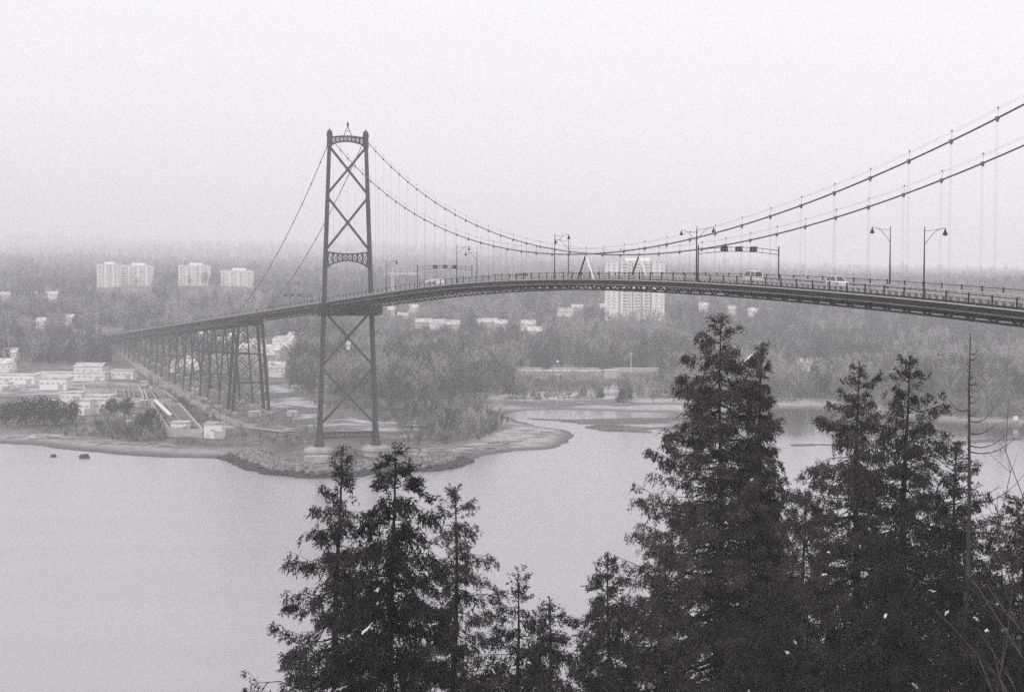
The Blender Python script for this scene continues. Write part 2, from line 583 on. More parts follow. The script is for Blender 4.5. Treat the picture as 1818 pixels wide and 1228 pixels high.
hz = MB().box((0, 7900, 287), (12900, 16700, 586)).mesh('haze')
hm = bpy.data.materials.new('haze_air')
hm.use_nodes = True
hm.node_tree.nodes.clear()
h_out = hm.node_tree.nodes.new('ShaderNodeOutputMaterial')
h_v = hm.node_tree.nodes.new('ShaderNodeVolumePrincipled')
h_v.inputs['Color'].default_value = (.985, .98, .99, 1)
h_v.inputs['Density'].default_value = 2.7e-4
h_v.inputs['Anisotropy'].default_value = -.42
hm.node_tree.links.new(h_v.outputs[0], h_out.inputs['Volume'])
hz.materials.append(hm)
obj('haze', hz)['kind'] = 'stuff'

# ------------------------------------------------------------------ suspension bridge (local X runs south along the deck, local Y east)
TH, BX, BY, PAN = 0.3387, 21.2125, 346.136, 10.073
BRZ = TH - math.pi / 2
S0, S1, ST, SA = -423.5, 216.6, -236.5, -423.5
def Ft(s):                                   # top of the outer railing
    a = abs(s)
    return 66.0 - 1.72e-4 * s * s if a < 145 else 62.384 - .0478 * (a - 145)
def Sl(s):
    return (Ft(s + .5) - Ft(s - .5))
def cab(s):
    if s >= ST:
        return 69.84 + 43.49 * (s / 236.5) ** 2
    t = (ST - s) / (ST - SA)
    return 113.33 * (1 - t) + (Ft(SA) + .2) * t - 4 * 6.5 * t * (1 - t)
bridge = empty('suspension_bridge', (BX, BY, 0), BRZ, 'dark steel suspension bridge with one lattice tower and arched deck over the inlet', 'bridge')
HALF = PAN / 2
ks = [k for k in range(-84, 43)]
stations = [k * HALF for k in ks]
def swept(y0, y1, z0, z1, lo=S0, hi=S1, step=HALF, jog=0):
    m = MB()
    n = int(round((hi - lo) / step))
    ss = [lo + (hi - lo) * i / n for i in range(n + 1)]
    m.loft([[(s, y0, Ft(s) + z0), (s, y1, Ft(s) + z0), (s, y1, Ft(s) + z1), (s, y0, Ft(s) + z1)] for s in ss])
    return m
deck = obj('deck', swept(-5.6, 5.6, -2.05, -1.3), M['asphalt'], bridge)
obj('lane_line', (lambda m: [m.loft([[(s, y - .07, Ft(s) - 1.292), (s, y + .07, Ft(s) - 1.292), (s, y + .07, Ft(s) - 1.286), (s, y - .07, Ft(s) - 1.286)] for s in (s0, s0 + 3)]) for s0 in np.arange(S0 + 1, S1 - 4, 9) for y in (-1.55, 1.55)] and m)(MB()), M['white'], deck)['kind'] = 'stuff'
obj('added_dark_fill', swept(2.2, 3.4, -3.5, -2.06, 60.0, S1), M['steel_black'], deck)  # added dark strip under the deck, only to darken the open truss bays
obj('added_dark_fill', swept(-3.4, -2.2, -3.5, -2.06, 60.0, S1), M['steel_black'], deck)  # same added darkening strip on the west side
fb = MB().box((0, 0, 0), (.35, 11.6, .8)).mesh('floor_beam', M['steel'])
for k in ks[::2]:
    s = k * HALF
    obj('floor_beam', fb, None, deck, (s, 0, Ft(s) - 2.46))
diag = MB().beam((-HALF / 2, 0, .55), (0, 0, -.48), .22, .24).mesh('diagonal', M['steel'])
diag2 = MB().beam((0, 0, -.48), (HALF / 2, 0, .55), .22, .24).mesh('diagonal', M['steel'])
fpost = MB().box((0, 0, -1.0), (.17, .16, 2.2)).box((0, .0, .12), (.24, .22, .06)).mesh('fence_post', M['steel'])
pm = MB()
pm.box((0, 0, 1.0), (HALF - .02, .3, .26)).box((0, 0, .1), (HALF - .02, .42, .2))
for i in range(4):
    x = -HALF / 2 + HALF * i / 3
    lo_, hi_2 = x - .32, x + .32
    lo_, hi_2 = max(lo_, -HALF / 2 + .01), min(hi_2, HALF / 2 - .01)
    lt, ht = max(x - .2, -HALF / 2 + .01), min(x + .2, HALF / 2 - .01)
    pm.loft([[(lo_, -.13, .2), (hi_2, -.13, .2), (hi_2, .13, .2), (lo_, .13, .2)], [(lt, -.13, .87), (ht, -.13, .87), (ht, .13, .87), (lt, .13, .87)]], cap=False)
parapet_me = pm.mesh('parapet_panel', M['parapet'])
clamp_me = MB().box((0, 0, 0), (.42, .42, .42)).box((0, 0, -.32), (.16, .36, .26)).mesh('cable_clamp', M['clamp'])
clight_me = MB().tube([(0, 0, .2), (0, 0, 1.3)], .022, 5).lathe([(.04, 1.2), (.1, 1.28), (.12, 1.38), (.07, 1.48), (.02, 1.5)], 8).mesh('cable_light', M['cable'])
for side in (-1, 1):
    e = 6.1 * side
    ch = swept(e - .2, e + .2, -2.62, -2.28)
    tr = obj('stiffening_truss', ch, M['steel'], bridge)
    obj('bottom_chord', swept(e - .2, e + .2, -3.74, -3.44), M['steel'], tr)
    obj('service_pipe', swept(e + side * .6, e + side * .78, -2.6, -2.38), M['steel_pale'], tr)
    for s in stations:
        if abs(s - ST) < 1 or s < S0 + 2:
            continue
        a = -math.atan(Sl(s))
        obj('diagonal', diag, None, tr, (s, e, Ft(s) - 3.1), (0, a, 0))
        obj('diagonal', diag2, None, tr, (s, e, Ft(s) - 3.1), (0, a, 0))
    wk = obj('walkway', swept(min(6.5 * side, 8.35 * side), max(6.5 * side, 8.35 * side), -2.24, -1.55), M['steel_black'], bridge)
    obj('walkway_kerb', swept(8.2 * side - .12, 8.2 * side + .19, -1.547, -1.40), M['parapet'], wk)
    fn = obj('railing', swept(8.2 * side - .06, 8.2 * side + .06, -.09, 0.0), M['steel'], bridge)
    pk = MB()
    n = int((S1 - S0) / .3)
    for i in range(n):
        s = S0 + .15 + i * .3
        z = Ft(s)
        pk.add([(s - .009, 8.2 * side, z - 1.5), (s + .009, 8.2 * side, z - 1.5), (s + .009, 8.2 * side, z - .09), (s - .009, 8.2 * side, z - .09)], [(0, 1, 2, 3)])
    tag(obj('picket', pk, M['steel'], fn), kind='stuff')
    pp = empty('parapet', parent=bridge)
    for s in stations:
        a = -math.atan(Sl(s + HALF / 2))
        if s + HALF / 2 < S1:
            obj('parapet_panel', parapet_me, None, pp, (s + HALF / 2, 5.15 * side, Ft(s + HALF / 2) - 1.62), (0, a, 0))
            obj('fence_post', fpost, None, fn, (s + HALF / 2, 8.2 * side, Ft(s + HALF / 2)))
    # main cable with its clamps, hand line, lights and hangers
    ss = list(np.arange(ST, S1 + .1, PAN / 2)) + [S1]
    cb = MB()
    ss_all = sorted(set([round(v, 3) for v in list(np.linspace(SA, ST, 26)) + ss]))
    cb.tube([(s, e, cab(s)) for s in ss_all], .135, 8)
    cable = obj('main_cable', cb, M['cable'], bridge)
    hl = MB()
    for s2 in (-.28, .28):
        hl.tube([(s, e + s2, cab(s) + 1.15) for s in ss_all if s > ST + 4], .012, 4)
    obj('hand_line', hl, M['cable'], cable)
    for n in range(-23, 22):
        s = n * PAN
        a = -math.atan(2 * 43.49 * s / 236.5 ** 2)
        obj('cable_clamp', clamp_me, None, cable, (s, e, cab(s)), (0, a, 0))
        obj('cable_light', clight_me, None, cable, (s + .2, e, cab(s)))
        if abs(n) >= 1:
            zt, zb = cab(s) - .3, Ft(s) - 2.3
            hm_ = MB()
            for o2 in (-.2, .2):
                hm_.tube([(o2, 0, 0), (o2, 0, zb - zt)], .011, 4)
            obj('hanger', hm_, M['cable'], cable, (s, e, zt))
    for i in range(1, 12):
        t = i / 12
        s = ST + (SA - ST) * t
        obj('cable_clamp', clamp_me, None, cable, (s, e, cab(s)), (0, .5, 0))
    for dx in (-1, 1):                                         # centre ties at midspan
        tie = MB().beam((0, e, cab(0) - .2), (dx * 4.6, e, Ft(dx * 4.6) - 1.6), .27, .27)
        obj('centre_tie', tie, M['white'] if dx > 0 else M['steel'], cable)

# ---- north tower
tw = empty('tower', (ST, 0, 0), parent=bridge)
ZB, ZT = 6.2, 114.0
def leg_e(z):
    return 10.2 + (6.45 - 10.2) * (z - ZB) / (113.3 - ZB)
def plus(c, w, d, z):                                           # stepped cellular section
    a, b = w / 2, d / 2
    p, q = a * .66, b * .6
    pts = [(-b, -p), (-q, -p), (-q, -a), (q, -a), (q, -p), (b, -p), (b, p), (q, p), (q, a), (-q, a), (-q, p), (-b, p)]
    return [(x, c + y, z) for x, y in pts]
for side in (-1, 1):
    m = MB()
    prof = [(ZB, 3.4, 4.0), (ZB + 1.6, 2.8, 3.4), (ZB + 4, 2.1, 2.8), (ZB + 9, 1.6, 2.3), (30, 1.5, 2.1), (54, 1.5, 2.0), (75, 1.4, 1.8), (95, 1.25, 1.65), (ZT - 4, 1.15, 1.5), (ZT - 3.9, 1.6, 1.9), (ZT, 1.6, 1.9)]
    m.loft([plus(side * leg_e(z), w, d, z) for z, w, d in prof])
    lg = obj('leg', m, M['tower'], tw)
    top = MB().lathe([(1.1, 0), (1.15, .5), (.95, .6), (1.0, 1.3), (.7, 1.8), (.3, 2.1), (.1, 2.5), (.04, 2.9)], 10, (0, side * leg_e(ZT), ZT))
    obj('finial', top, M['tower'], lg) if False else obj('finial', top, M['tower'], tw)
    pr = MB()
    oc = lambda r, z, k=8: [(r * math.cos(math.pi * 2 * (i + .5) / k) * .86, side * 10.2 + r * math.sin(math.pi * 2 * (i + .5) / k), z) for i in range(k)]
    pr.loft([oc(4.6, -1), oc(4.5, 4.4)])
    pr.loft([oc(5.3, 4.402), oc(5.3, 5.5), oc(5.0, 5.8)])
    pr.loft([oc(3.9, 5.802), oc(3.8, 6.3)])
    obj('pier', pr, M['concrete'], tw)
def xbrace(z0, z1, w):
    for d in (-1, 1):
        m = MB()
        m.beam((0, -d * (leg_e(z0) - .35), z0), (0, d * (leg_e(z1) - .35), z1), w * .9 if d > 0 else w * .86, w, up=(1, 0, 0))
        obj('diagonal_brace', m, M['tower'], tw)
    g = MB().box((0, 0, (z0 * leg_e(z1) + z1 * leg_e(z0)) / (leg_e(z0) + leg_e(z1))), (1.02 * w, 1.3, 1.6))
    obj('gusset', g, M['tower'], tw)
xbrace(14, 33.2, .82)
xbrace(34.6, 53.2, .82)
xbrace(75, 92.5, .82)
xbrace(94.5, 110, .82)
def portal(zc, up_, lo_, e_, n, w=.5, sag=1.3, top_bow=.5):
    """arched lattice strut: top chord, bowed bottom chord, posts and X lattice"""
    m = MB()
    pts_t = [(0, -e_ + 2 * e_ * i / 12, zc + up_ + top_bow * (1 - (2 * i / 12 - 1) ** 2)) for i in range(13)]
    pts_b = [(0, -e_ + 2 * e_ * i / 12, zc - lo_ + sag * (1 - (2 * i / 12 - 1) ** 2) ** .8) for i in range(13)]
    for pts in (pts_t, pts_b):
        m.loft([[(-w, y, z - .28), (w, y, z - .28), (w, y, z + .28), (-w, y, z + .28)] for x, y, z in pts])
    for i in range(n + 1):
        y = -e_ + 2 * e_ * i / n
        u = 1 - (2 * i / n - 1) ** 2
        m.beam((0, y, zc - lo_ + sag * u ** .8), (0, y, zc + up_ + top_bow * u), .35, .8, up=(1, 0, 0))
        if i < n:
            y2 = -e_ + 2 * e_ * (i + 1) / n
            u2 = 1 - (2 * (i + 1) / n - 1) ** 2
            m.beam((0, y, zc - lo_ + sag * u ** .8), (0, y2, zc + up_ + top_bow * u2), .2, .25, up=(1, 0, 0))
            m.beam((.3, y, zc + up_ + top_bow * u), (.3, y2, zc - lo_ + sag * u2 ** .8), .2, .25, up=(1, 0, 0))
    return m
obj('portal_strut', portal(112.6, .9, 1.6, 5.6, 8), M['tower'], tw)
obj('portal_strut', portal(71.8, 2.0, 3.0, 7.0, 8, sag=2.2, top_bow=-.6), M['tower'], tw)
obj('portal_strut', portal(10.1, 1.0, .9, 8.6, 9, sag=.1, top_bow=0), M['tower'], tw)
bc = MB()
for dy in (-1.5, 1.5):
    bc.beam((0, dy, 113.9), (0, 0, 117.6), .22, .22)
bc.box((0, 0, 115.8), (.3, 1.6, .16)).lathe([(.12, 117.4), (.4, 117.7), (.45, 118.3), (.2, 118.7), (.06, 119.4)], 8)
obj('beacon', bc, M['tower'], tw)
pf = MB().box((0, 0, 53.9), (7.5, 23.0, 3.4)).box((0, 0, 52.0), (4, 21, .5))
obj('deck_platform', pf, M['steel'], tw)
fl = MB().lathe([(.2, -.9), (.8, -.5), (.85, .4), (.4, .8)], 10, (1.4, 0, 42.2)).box((1.0, 0, 40.6), (.8, 1.1, 1.3))
obj('floodlight', fl, M['white'], tw)
ft = MB().box((ST + 11, -13.5, 3.2), (4.5, 8, 2.2)).mesh('x')
fo = obj('footing_block', ft, M['concrete'])
fo.parent = bridge
ft.materials.clear(); ft.materials.append(M['concrete'])

# ------------------------------------------------------------------ approach viaduct
via = empty('approach_viaduct', (BX, BY, 0), BRZ, 'long steel approach viaduct on trestle bents running inland behind the tower', 'viaduct')
VS0, VS1 = -1110.0, SA - .05
obj('deck', swept(-8.3, 8.3, -2.1, -1.5, VS0, VS1, 20), M['steel'], via)
for side in (-1, 1):
    obj('girder', swept(side * 5.6 - .3, side * 5.6 + .3, -5.2, -2.1, VS0, VS1, 20), M['steel'], via)
    fn = obj('railing', swept(8.2 * side - .06, 8.2 * side + .06, -.1, 0, VS0, VS1, 20), M['steel'], via)
    pp = obj('parapet', swept(5.0 * side - .15, 5.0 * side + .15, -1.5, -.55, VS0, VS1, 20), M['parapet'], via)
    for s in np.arange(VS1 - 3, VS0 + 3, -10.0):
        obj('fence_post', fpost, None, fn, (s, 8.2 * side, Ft(s)))
    pk = MB()
    for s in np.arange(VS1 - .3, -760, -.6):
        pk.add([(s - .03, 8.2 * side, Ft(s) - 1.5), (s + .03, 8.2 * side, Ft(s) - 1.5), (s + .03, 8.2 * side, Ft(s) - .1), (s - .03, 8.2 * side, Ft(s) - .1)], [(0, 1, 2, 3)])
    tag(obj('picket', pk, M['steel'], fn), kind='stuff')
def loc_to_world(s, e):
    c, n = math.cos(BRZ), math.sin(BRZ)
    return BX + s * c - e * n, BY + s * n + e * c
def world_to_loc(x, y):
    c, n = math.cos(BRZ), math.sin(BRZ)
    dx, dy = x - BX, y - BY
    return dx * c + dy * n, -dx * n + dy * c
bents = [-423.5, -436.0] + [-436 - 31.0 * i + (4 if i % 2 else 0) for i in range(1, 21)]
for bi, s in enumerate(bents):
    zt = Ft(s) - 5.2
    x, y = loc_to_world(s, 0)
    zg = float(ground_z(np.array([x]), np.array([y]))[0])
    if zt - zg < 2.5:
        continue
    bt = empty('bent', (s, 0, 0), parent=via)
    hgt = zt - zg
    sp2 = 5.4 + hgt * .075
    big = bi < 2
    w0 = 1.15 if big else .62
    for side in (-1, 1):
        obj('leg', MB().beam((0, side * sp2, zg - .5), (0, side * 5.4, zt), w0 * 1.25, w0 * 1.25, w0, w0), M['steel'], bt)
        obj('footing', MB().box((0, side * sp2, zg + .3), (3.2, 3.2, 1.8)), M['concrete'], bt)
    nt_ = max(1, int(round(hgt / 13)))
    for j in range(nt_):
        z0, z1 = zg + 1 + (hgt - 1) * j / nt_, zg + 1 + (hgt - 1) * (j + 1) / nt_
        f = lambda z: 5.4 + (zt - z) * .075
        for d in (-1, 1):
            obj('brace', MB().beam((d * .06, -d * f(z0), z0), (d * .06, d * f(z1), z1), .28, .28), M['steel'], bt)
        obj('strut', MB().beam((0, -f(z1), z1 - .3), (0, f(z1), z1 - .3), .4, .45), M['steel'], bt)
        if bi in (0, 3, 6) and bi + 1 < len(bents):                 # towers: bents braced in pairs along the line
            dsx = bents[bi + 1] - s
            for side in (-1, 1):
                for (a, b) in ((z0, z1), (z1, z0)):
                    obj('brace', MB().beam((0, side * f(a), a), (dsx, side * (5.4 + (zt - b) * .075), b), .22, .22), M['steel'], bt)

# ------------------------------------------------------------------ lamps, lane signals and traffic on the bridge
def bridge_thing(name, s, e, z, label, cat, group, rz=0.0):
    x, y = loc_to_world(s, e)
    return empty(name, (x, y, z), BRZ + rz, label, cat, group)
pole_me = MB().tube([(0, 0, -.3), (0, 0, .8), (0, 0, 5), (0, 0, 10.1)], [.16, .14, .10, .06], 8).box((0, 0, .1), (.4, .4, .5)).mesh('pole', M['steel'])
arm_pts = [(0, .05 + 3.3 * t, 7.6 + 2.25 * math.sin(t * 1.75) + .05) for t in np.linspace(0, 1, 9)]
arm_me = MB().tube(arm_pts, .04, 6).tube([(0, .0, 9.5), (0, 1.0, 9.55), (0, 2.2, 9.75)], .03, 5).mesh('arm', M['steel'])
lamp_me = MB().lathe([(.04, .1), (.07, -.1), (.14, -.26), (.17, -.42), (.26, -.56), (.39, -.82), (.36, -.86), (.16, -.96), (.05, -1.0)], 12, (0, 3.3, arm_pts[-1][2])).mesh('lamp_head', M['steel'])
lamps = [(126.7, -1, 'tall bell-shaped street lamp on near side of bridge beside right edge, arm curving right'),
         (55.5, -1, 'tall bell-shaped street lamp on near side standing against the right lane signal gantry'),
         (-15.5, -1, 'bell-shaped street lamp on near side of bridge left of the white centre ties'),
         (-87.0, -1, 'small street lamp on near side rising behind the left lane signal gantry'),
         (95.5, 1, 'bell-shaped street lamp on far side of bridge beside the white car, arm curving left'),
         (25.6, 1, 'far side street lamp with its arm left of the right signal gantry'),
         (-44.0, 1, 'faint far side street lamp facing the near lamp left of the centre ties'),
         (-114.0, 1, 'faint small street lamp on far side of bridge right of left gantry'),
         (-158.0, -1, 'hazy street lamp on near side of bridge just right of the tower'),
         (-300.0, -1, 'hazy street lamp on near side of bridge left of the tower')]
for s, side, lab in lamps:
    t = bridge_thing('street_lamp', s, 7.2 * side, Ft(s) - 1.5, lab, 'street lamp', 'street lamps along the bridge', 0 if side < 0 else math.pi)
    obj('pole', pole_me, None, t)
    obj('arm', arm_me, None, t)
    obj('lamp_head', lamp_me, None, t)
gp_me = MB().tube([(0, 0, 0), (0, 0, 6.7)], .12, 8).box((0, 0, .3), (.55, .55, .6)).mesh('post', M['steel'])
gb = MB()
for zz, r in ((0, .06), (-.75, .06)):
    gb.tube([(0, -7.9 + 15.8 * i / 10, 5.9 + zz + .55 * (1 - (i / 5 - 1) ** 2)) for i in range(11)], r, 6)
for i in range(11):
    gb.tube([(0, -7.9 + 15.8 * i / 10, 5.15 + .55 * (1 - (i / 5 - 1) ** 2)), (0, -7.9 + 15.8 * i / 10, 5.9 + .55 * (1 - (i / 5 - 1) ** 2))], .035, 5)
gb_me = gb.mesh('beam', M['steel'])
sg_me = MB().box((0, 0, 0), (.5, 1.25, .8)).box((.3, 0, .46), (.3, 1.3, .06)).mesh('signal_box', M['dark'])
ln = MB()
for yy in (-.3, .3):
    ln.lathe([(.2, .0), (.17, .03)], 10)
ln = MB()
for yy in (-.32, .32):
    ln.add([(.256, yy + .2 * math.cos(k * .785), .2 * math.sin(k * .785)) for k in range(8)], [tuple(range(8))])
ln_me = ln.mesh('lens', M['grey'])
for s, lab in [(57.8, 'lane signal gantry with three dark boxes over the road at right'),
               (-121.0, 'smaller lane signal gantry over the road between tower and midspan'),
               (-330.0, 'tiny hazy lane signal gantry over the road left of the tower')]:
    t = bridge_thing('signal_gantry', s, 0, Ft(s) - 1.55, lab, 'signal gantry', 'lane signal gantries')
    for yy in (-8.0, 8.0):
        obj('post', gp_me, None, t, (0, yy, 0))
    obj('beam', gb_me, None, t)
    for yy in (-2.9, 0, 2.9):
        b = obj('signal_box', sg_me, None, t, (0, yy, 6.1))
        obj('lens', ln_me, None, b)

def loft_x(rings):
    return MB().loft(rings)
def car(s, e, d, label, body='white', kind='sedan'):
    t = bridge_thing('car', s, e, Ft(s) - 1.28, label, 'car', 'cars crossing the bridge', 0 if d > 0 else math.pi)
    t.rotation_euler = (0, -math.atan(Sl(s)) * d, BRZ + (0 if d > 0 else math.pi))
    w = .9
    if kind == 'van':
        top = [(-2.4, .4, .8), (-2.38, .95, 1.0), (-1.2, 1.0, 1.02), (1.2, 1.0, 1.0), (2.0, .9, .95), (2.4, .55, .75)]
        cabn = [(-2.3, 1.0), (-2.15, 1.85), (.9, 1.9), (1.75, 1.02)]
    elif kind == 'suv':
        top = [(-2.3, .45, .8), (-2.28, .95, .95), (-1.2, 1.0, 1.0), (1.0, 1.0, 1.0), (2.0, .92, .95), (2.3, .55, .75)]
        cabn = [(-2.2, 1.0), (-1.85, 1.68), (.3, 1.72), (1.1, 1.02)]
    else:
        top = [(-2.25, .45, .8), (-2.2, .85, .95), (-1.2, .92, 1.0), (.9, .92, 1.0), (1.9, .8, .95), (2.25, .5, .75)]
        cabn = [(-1.75, .9), (-.95, 1.42), (.2, 1.46), (1.15, .92)]
    m = MB()
    m.loft([[(x, -w * k, .3), (x, w * k, .3), (x, w * k * 1.02, h * .7), (x, w * k * .92, h), (x, -w * k * .92, h), (x, -w * k * 1.02, h * .7)] for x, h, k in top])
    b = obj('body', m, M[body], t)
    rf = MB().loft([[(x0, -.72, z0), (x0, .72, z0), (x1, .62, z1), (x1, -.62, z1)] for x0, z0, x1, z1 in ((cabn[1][0] - .02, cabn[1][1] - .02, cabn[1][0], cabn[1][1] + .05), (cabn[2][0] + .02, cabn[2][1] - .02, cabn[2][0], cabn[2][1] + .05))])
    obj('roof', rf, M[body], b)
    for yy in (-1, 1):
        pil = MB()
        for (a, c) in ((0, 1), (3, 2)):
            pil.beam((cabn[a][0], yy * .8, cabn[a][1]), (cabn[c][0], yy * .66, cabn[c][1]), .09, .09)
        pil.beam(((cabn[1][0] + cabn[2][0]) / 2 - .1, yy * .81, .95), ((cabn[1][0] + cabn[2][0]) / 2, yy * .68, cabn[1][1]), .1, .06)
        obj('pillar', pil, M[body], b)
    gl = MB().loft([[(x, -.77 if z < 1.1 else -.63, z), (x, .77 if z < 1.1 else .63, z)] for x, z in cabn], cap=False)
    gl = MB()
    L_, R_ = [(x, -(.78 if i in (0, 3) else .62), z) for i, (x, z) in enumerate(cabn)], [(x, (.78 if i in (0, 3) else .62), z) for i, (x, z) in enumerate(cabn)]
    gl.loft([L_, R_])
    obj('windows', gl, M['glass'], b)
    wh = MB().tube([(0, -.11, 0), (0, .11, 0)], .33, 12).mesh('wheel', M['dark'])
    for xx in (-1.4, 1.4):
        for yy in (-.86, .86):
            obj('wheel', wh, None, t, (xx, yy, .33))
    for yy in (-.62, .62):
        obj('headlight', MB().box((top[-1][0] - .02, yy, .58), (.12, .3, .14)), M['snow'], t)
car(89.0, 1.6, 1, 'white car with pale roof on the deck near the far side lamp', 'white', 'suv')
car(57.0, 3.2, -1, 'pale van on the bridge beneath the right signal gantry', 'wallw', 'van')
car(-27.5, 2.9, -1, 'white roofed car left of the centre ties', 'white', 'suv')
car(-53.0, -1.0, 1, 'pale grey car left of the midspan lamps', 'wallg', 'van')
car(-71.0, 2.9, -1, 'light grey van trailing the pale grey car on bridge', 'wallw', 'van')
car(-80.0, -1.0, 1, 'dark small car between signal gantry and midspan', 'wallm', 'sedan')
car(-180.0, 2.9, -1, 'hazy grey car right of the bridge tower', 'wallm', 'suv')
car(-255.0, -2.9, 1, 'hazy car just left of the bridge tower', 'wallg', 'suv')
car(-505.0, -2.9, 1, 'tiny white van high on the viaduct', 'white', 'van')
car(-890.0, -2.9, 1, 'tiny white vehicle at the far left end of viaduct', 'white', 'van')
# bus
bt = bridge_thing('bus', -141, 2.9, Ft(-141) - 1.28, 'long white bus on the bridge under the left signal gantry', 'bus', None, math.pi)
bt.rotation_euler = (0, math.atan(Sl(-141)), BRZ + math.pi)
bb = obj('body', MB().loft([[(x, -1.25, z0), (x, 1.25, z0), (x, 1.25, 2.5), (x, 1.15, 3.05), (x, -1.15, 3.05), (x, -1.25, 2.5)] for x, z0 in ((-6, .5), (-5.9, .35), (5.9, .35), (6, .5))]), M['white'], bt)
for i in range(7):
    for yy in (-1.27, 1.27):
        obj('window', MB().box((-5 + i * 1.55, yy, 1.9), (1.35, .06, .8)), M['glass'], bb)
obj('windscreen', MB().box((6.02, 0, 1.8), (.06, 2.1, 1.1)), M['glass'], bb)
for xx in (-3.8, 3.6):
    for yy in (-1.1, 1.1):
        obj('wheel', MB().tube([(xx, yy - .15, .5), (xx, yy + .15, .5)], .5, 12), M['dark'], bt)

# ------------------------------------------------------------------ far shore: buildings and works
def gz(x, y):
    return float(ground_z(np.array([x]), np.array([y]))[0])
def proj(x, y, z):
    z = z - CAM_Z
    d = y * cp - z * sp_
    u = z * cp + y * sp_
    X, Y = x / d, -u / d
    return 909 + F_PX * (X * cr - Y * sr), 614 + F_PX * (X * sr + Y * cr)
_dep = np.concatenate([np.arange(480, 1600, 4), np.arange(1600, 9000, 25)]).astype(float)
def hit(px, py):
    r = ray(px, py)
    x, z = r[0] / r[1] * _dep, CAM_Z + r[2] / r[1] * _dep
    g = np.maximum(ground_z(x, _dep), 0)
    k = int(np.argmax(z < g))
    if k == 0:
        k = len(_dep) - 1
    return float(x[k]), float(_dep[k]), float(g[k])
KEEP = []                                          # things the woods leave a gap in front of
def keep(px0, py0, px1, py1, depth):
    KEEP.append((px0, py0, px1, py1, depth))

def gable(w, d, h, rh, over=.4):
    return MB().loft([[(x, -d / 2 - over, h), (x, d / 2 + over, h), (x, 0, h + rh)] for x in (-w / 2 - over, w / 2 + over)]) \
        .add([], [])
win_me = MB().box((0, 0, 0), (1.0, .12, 1.1)).mesh('window', M['glass_far'])
winw_me = MB().box((0, 0, 0), (1.5, .12, .8)).mesh('window', M['wallg'])
door_me = MB().box((0, 0, 1.05), (1.1, .14, 2.1)).mesh('door', M['wallm'])
bigdoor_me = MB().box((0, 0, 1.5), (2.8, .14, 3.0)).mesh('door', M['wallg'])

def house(px, py, w, d, h, rh, label, rz=0.0, wall='wallg', roof='patchy', cat='house', name='house', group=None, nwin=3, flat=False, keepit=True):
    w *= .8
    x, y, z = hit(px, py)
    t = empty(name, (x, y, z), rz, label, cat, group)
    wm = MB().box((0, 0, h / 2 - .3), (w, d, h + .6))
    if not flat:
        wm.loft([[(xx, -d / 2, h), (xx, d / 2, h), (xx, 0, h + rh - .1)] for xx in (-w / 2, w / 2)])
    wl_ = obj('wall', wm, M[wall], t)
    if flat:
        obj('roof', MB().box((0, 0, h + rh / 2), (w + .5, d + .5, rh)), M[roof], t)
    else:
        rm = MB()
        for sgn in (-1, 1):
            rm.beam((0, sgn * (d / 2 + .5), h - .15), (0, -sgn * .02, h + rh + .05), w + .9, .22, up=(0, 0, 1))
        rf = obj('roof', rm, M[roof], t)
        obj('chimney', MB().box((w * .25, d * .12, h + rh), (.8, .8, 1.6)), M['grey'], rf)
    for i in range(nwin):
        xx = -w / 2 + w * (i + .5) / nwin
        obj('window', win_me, None, wl_, (xx, -d / 2 - .05, h * .62))
    obj('door', door_me, None, wl_, (w / 2 - .9, -d / 2 - .05, 0))
    if keepit and random.random() < .72:
        m = w / 2 / y * F_PX * .7
        keep(px - m, py - (h + rh) / y * F_PX * .9, px + m, py - h * .75 / y * F_PX, y - 3)
    return t
def shed(px0, px1, py, d, h, label, name='shed', cat='shed', wall='wallw', roof='patchy', rh=.5, rz=0.0, nwin=6, ndoor=1, group=None, gab=0):
    x, y, z = hit((px0 + px1) / 2, py)
    w = (px1 - px0) / F_PX * y
    t = empty(name, (x, y, z), rz, label, cat, group)
    wl_ = obj('wall', MB().box((0, d / 2, h / 2 - .4), (w, d, h + .8)), M[wall], t)
    if gab:
        rm = MB()
        for sgn in (-1, 1):
            rm.beam((0, d / 2 + sgn * (d / 2 + .4), h - .1), (0, d / 2 - sgn * .02, h + gab), w + .8, .25)
        obj('roof', rm, M[roof], t)
    else:
        obj('roof', MB().box((0, d / 2, h + rh / 2 + .003), (w + .6, d + .6, rh)), M[roof], t)
    for i in range(nwin):
        obj('window', winw_me, None, wl_, (-w / 2 + w * (i + .5) / nwin, -.06, h * .6))
    for i in range(ndoor):
        obj('door', bigdoor_me, None, wl_, (-w / 2 + w * (i + .78) / max(1, ndoor), -.08, 0))
    keep(px0, py - (h + rh + gab) / y * F_PX, px1, py - h * .3 / y * F_PX, y - 2)
    return t

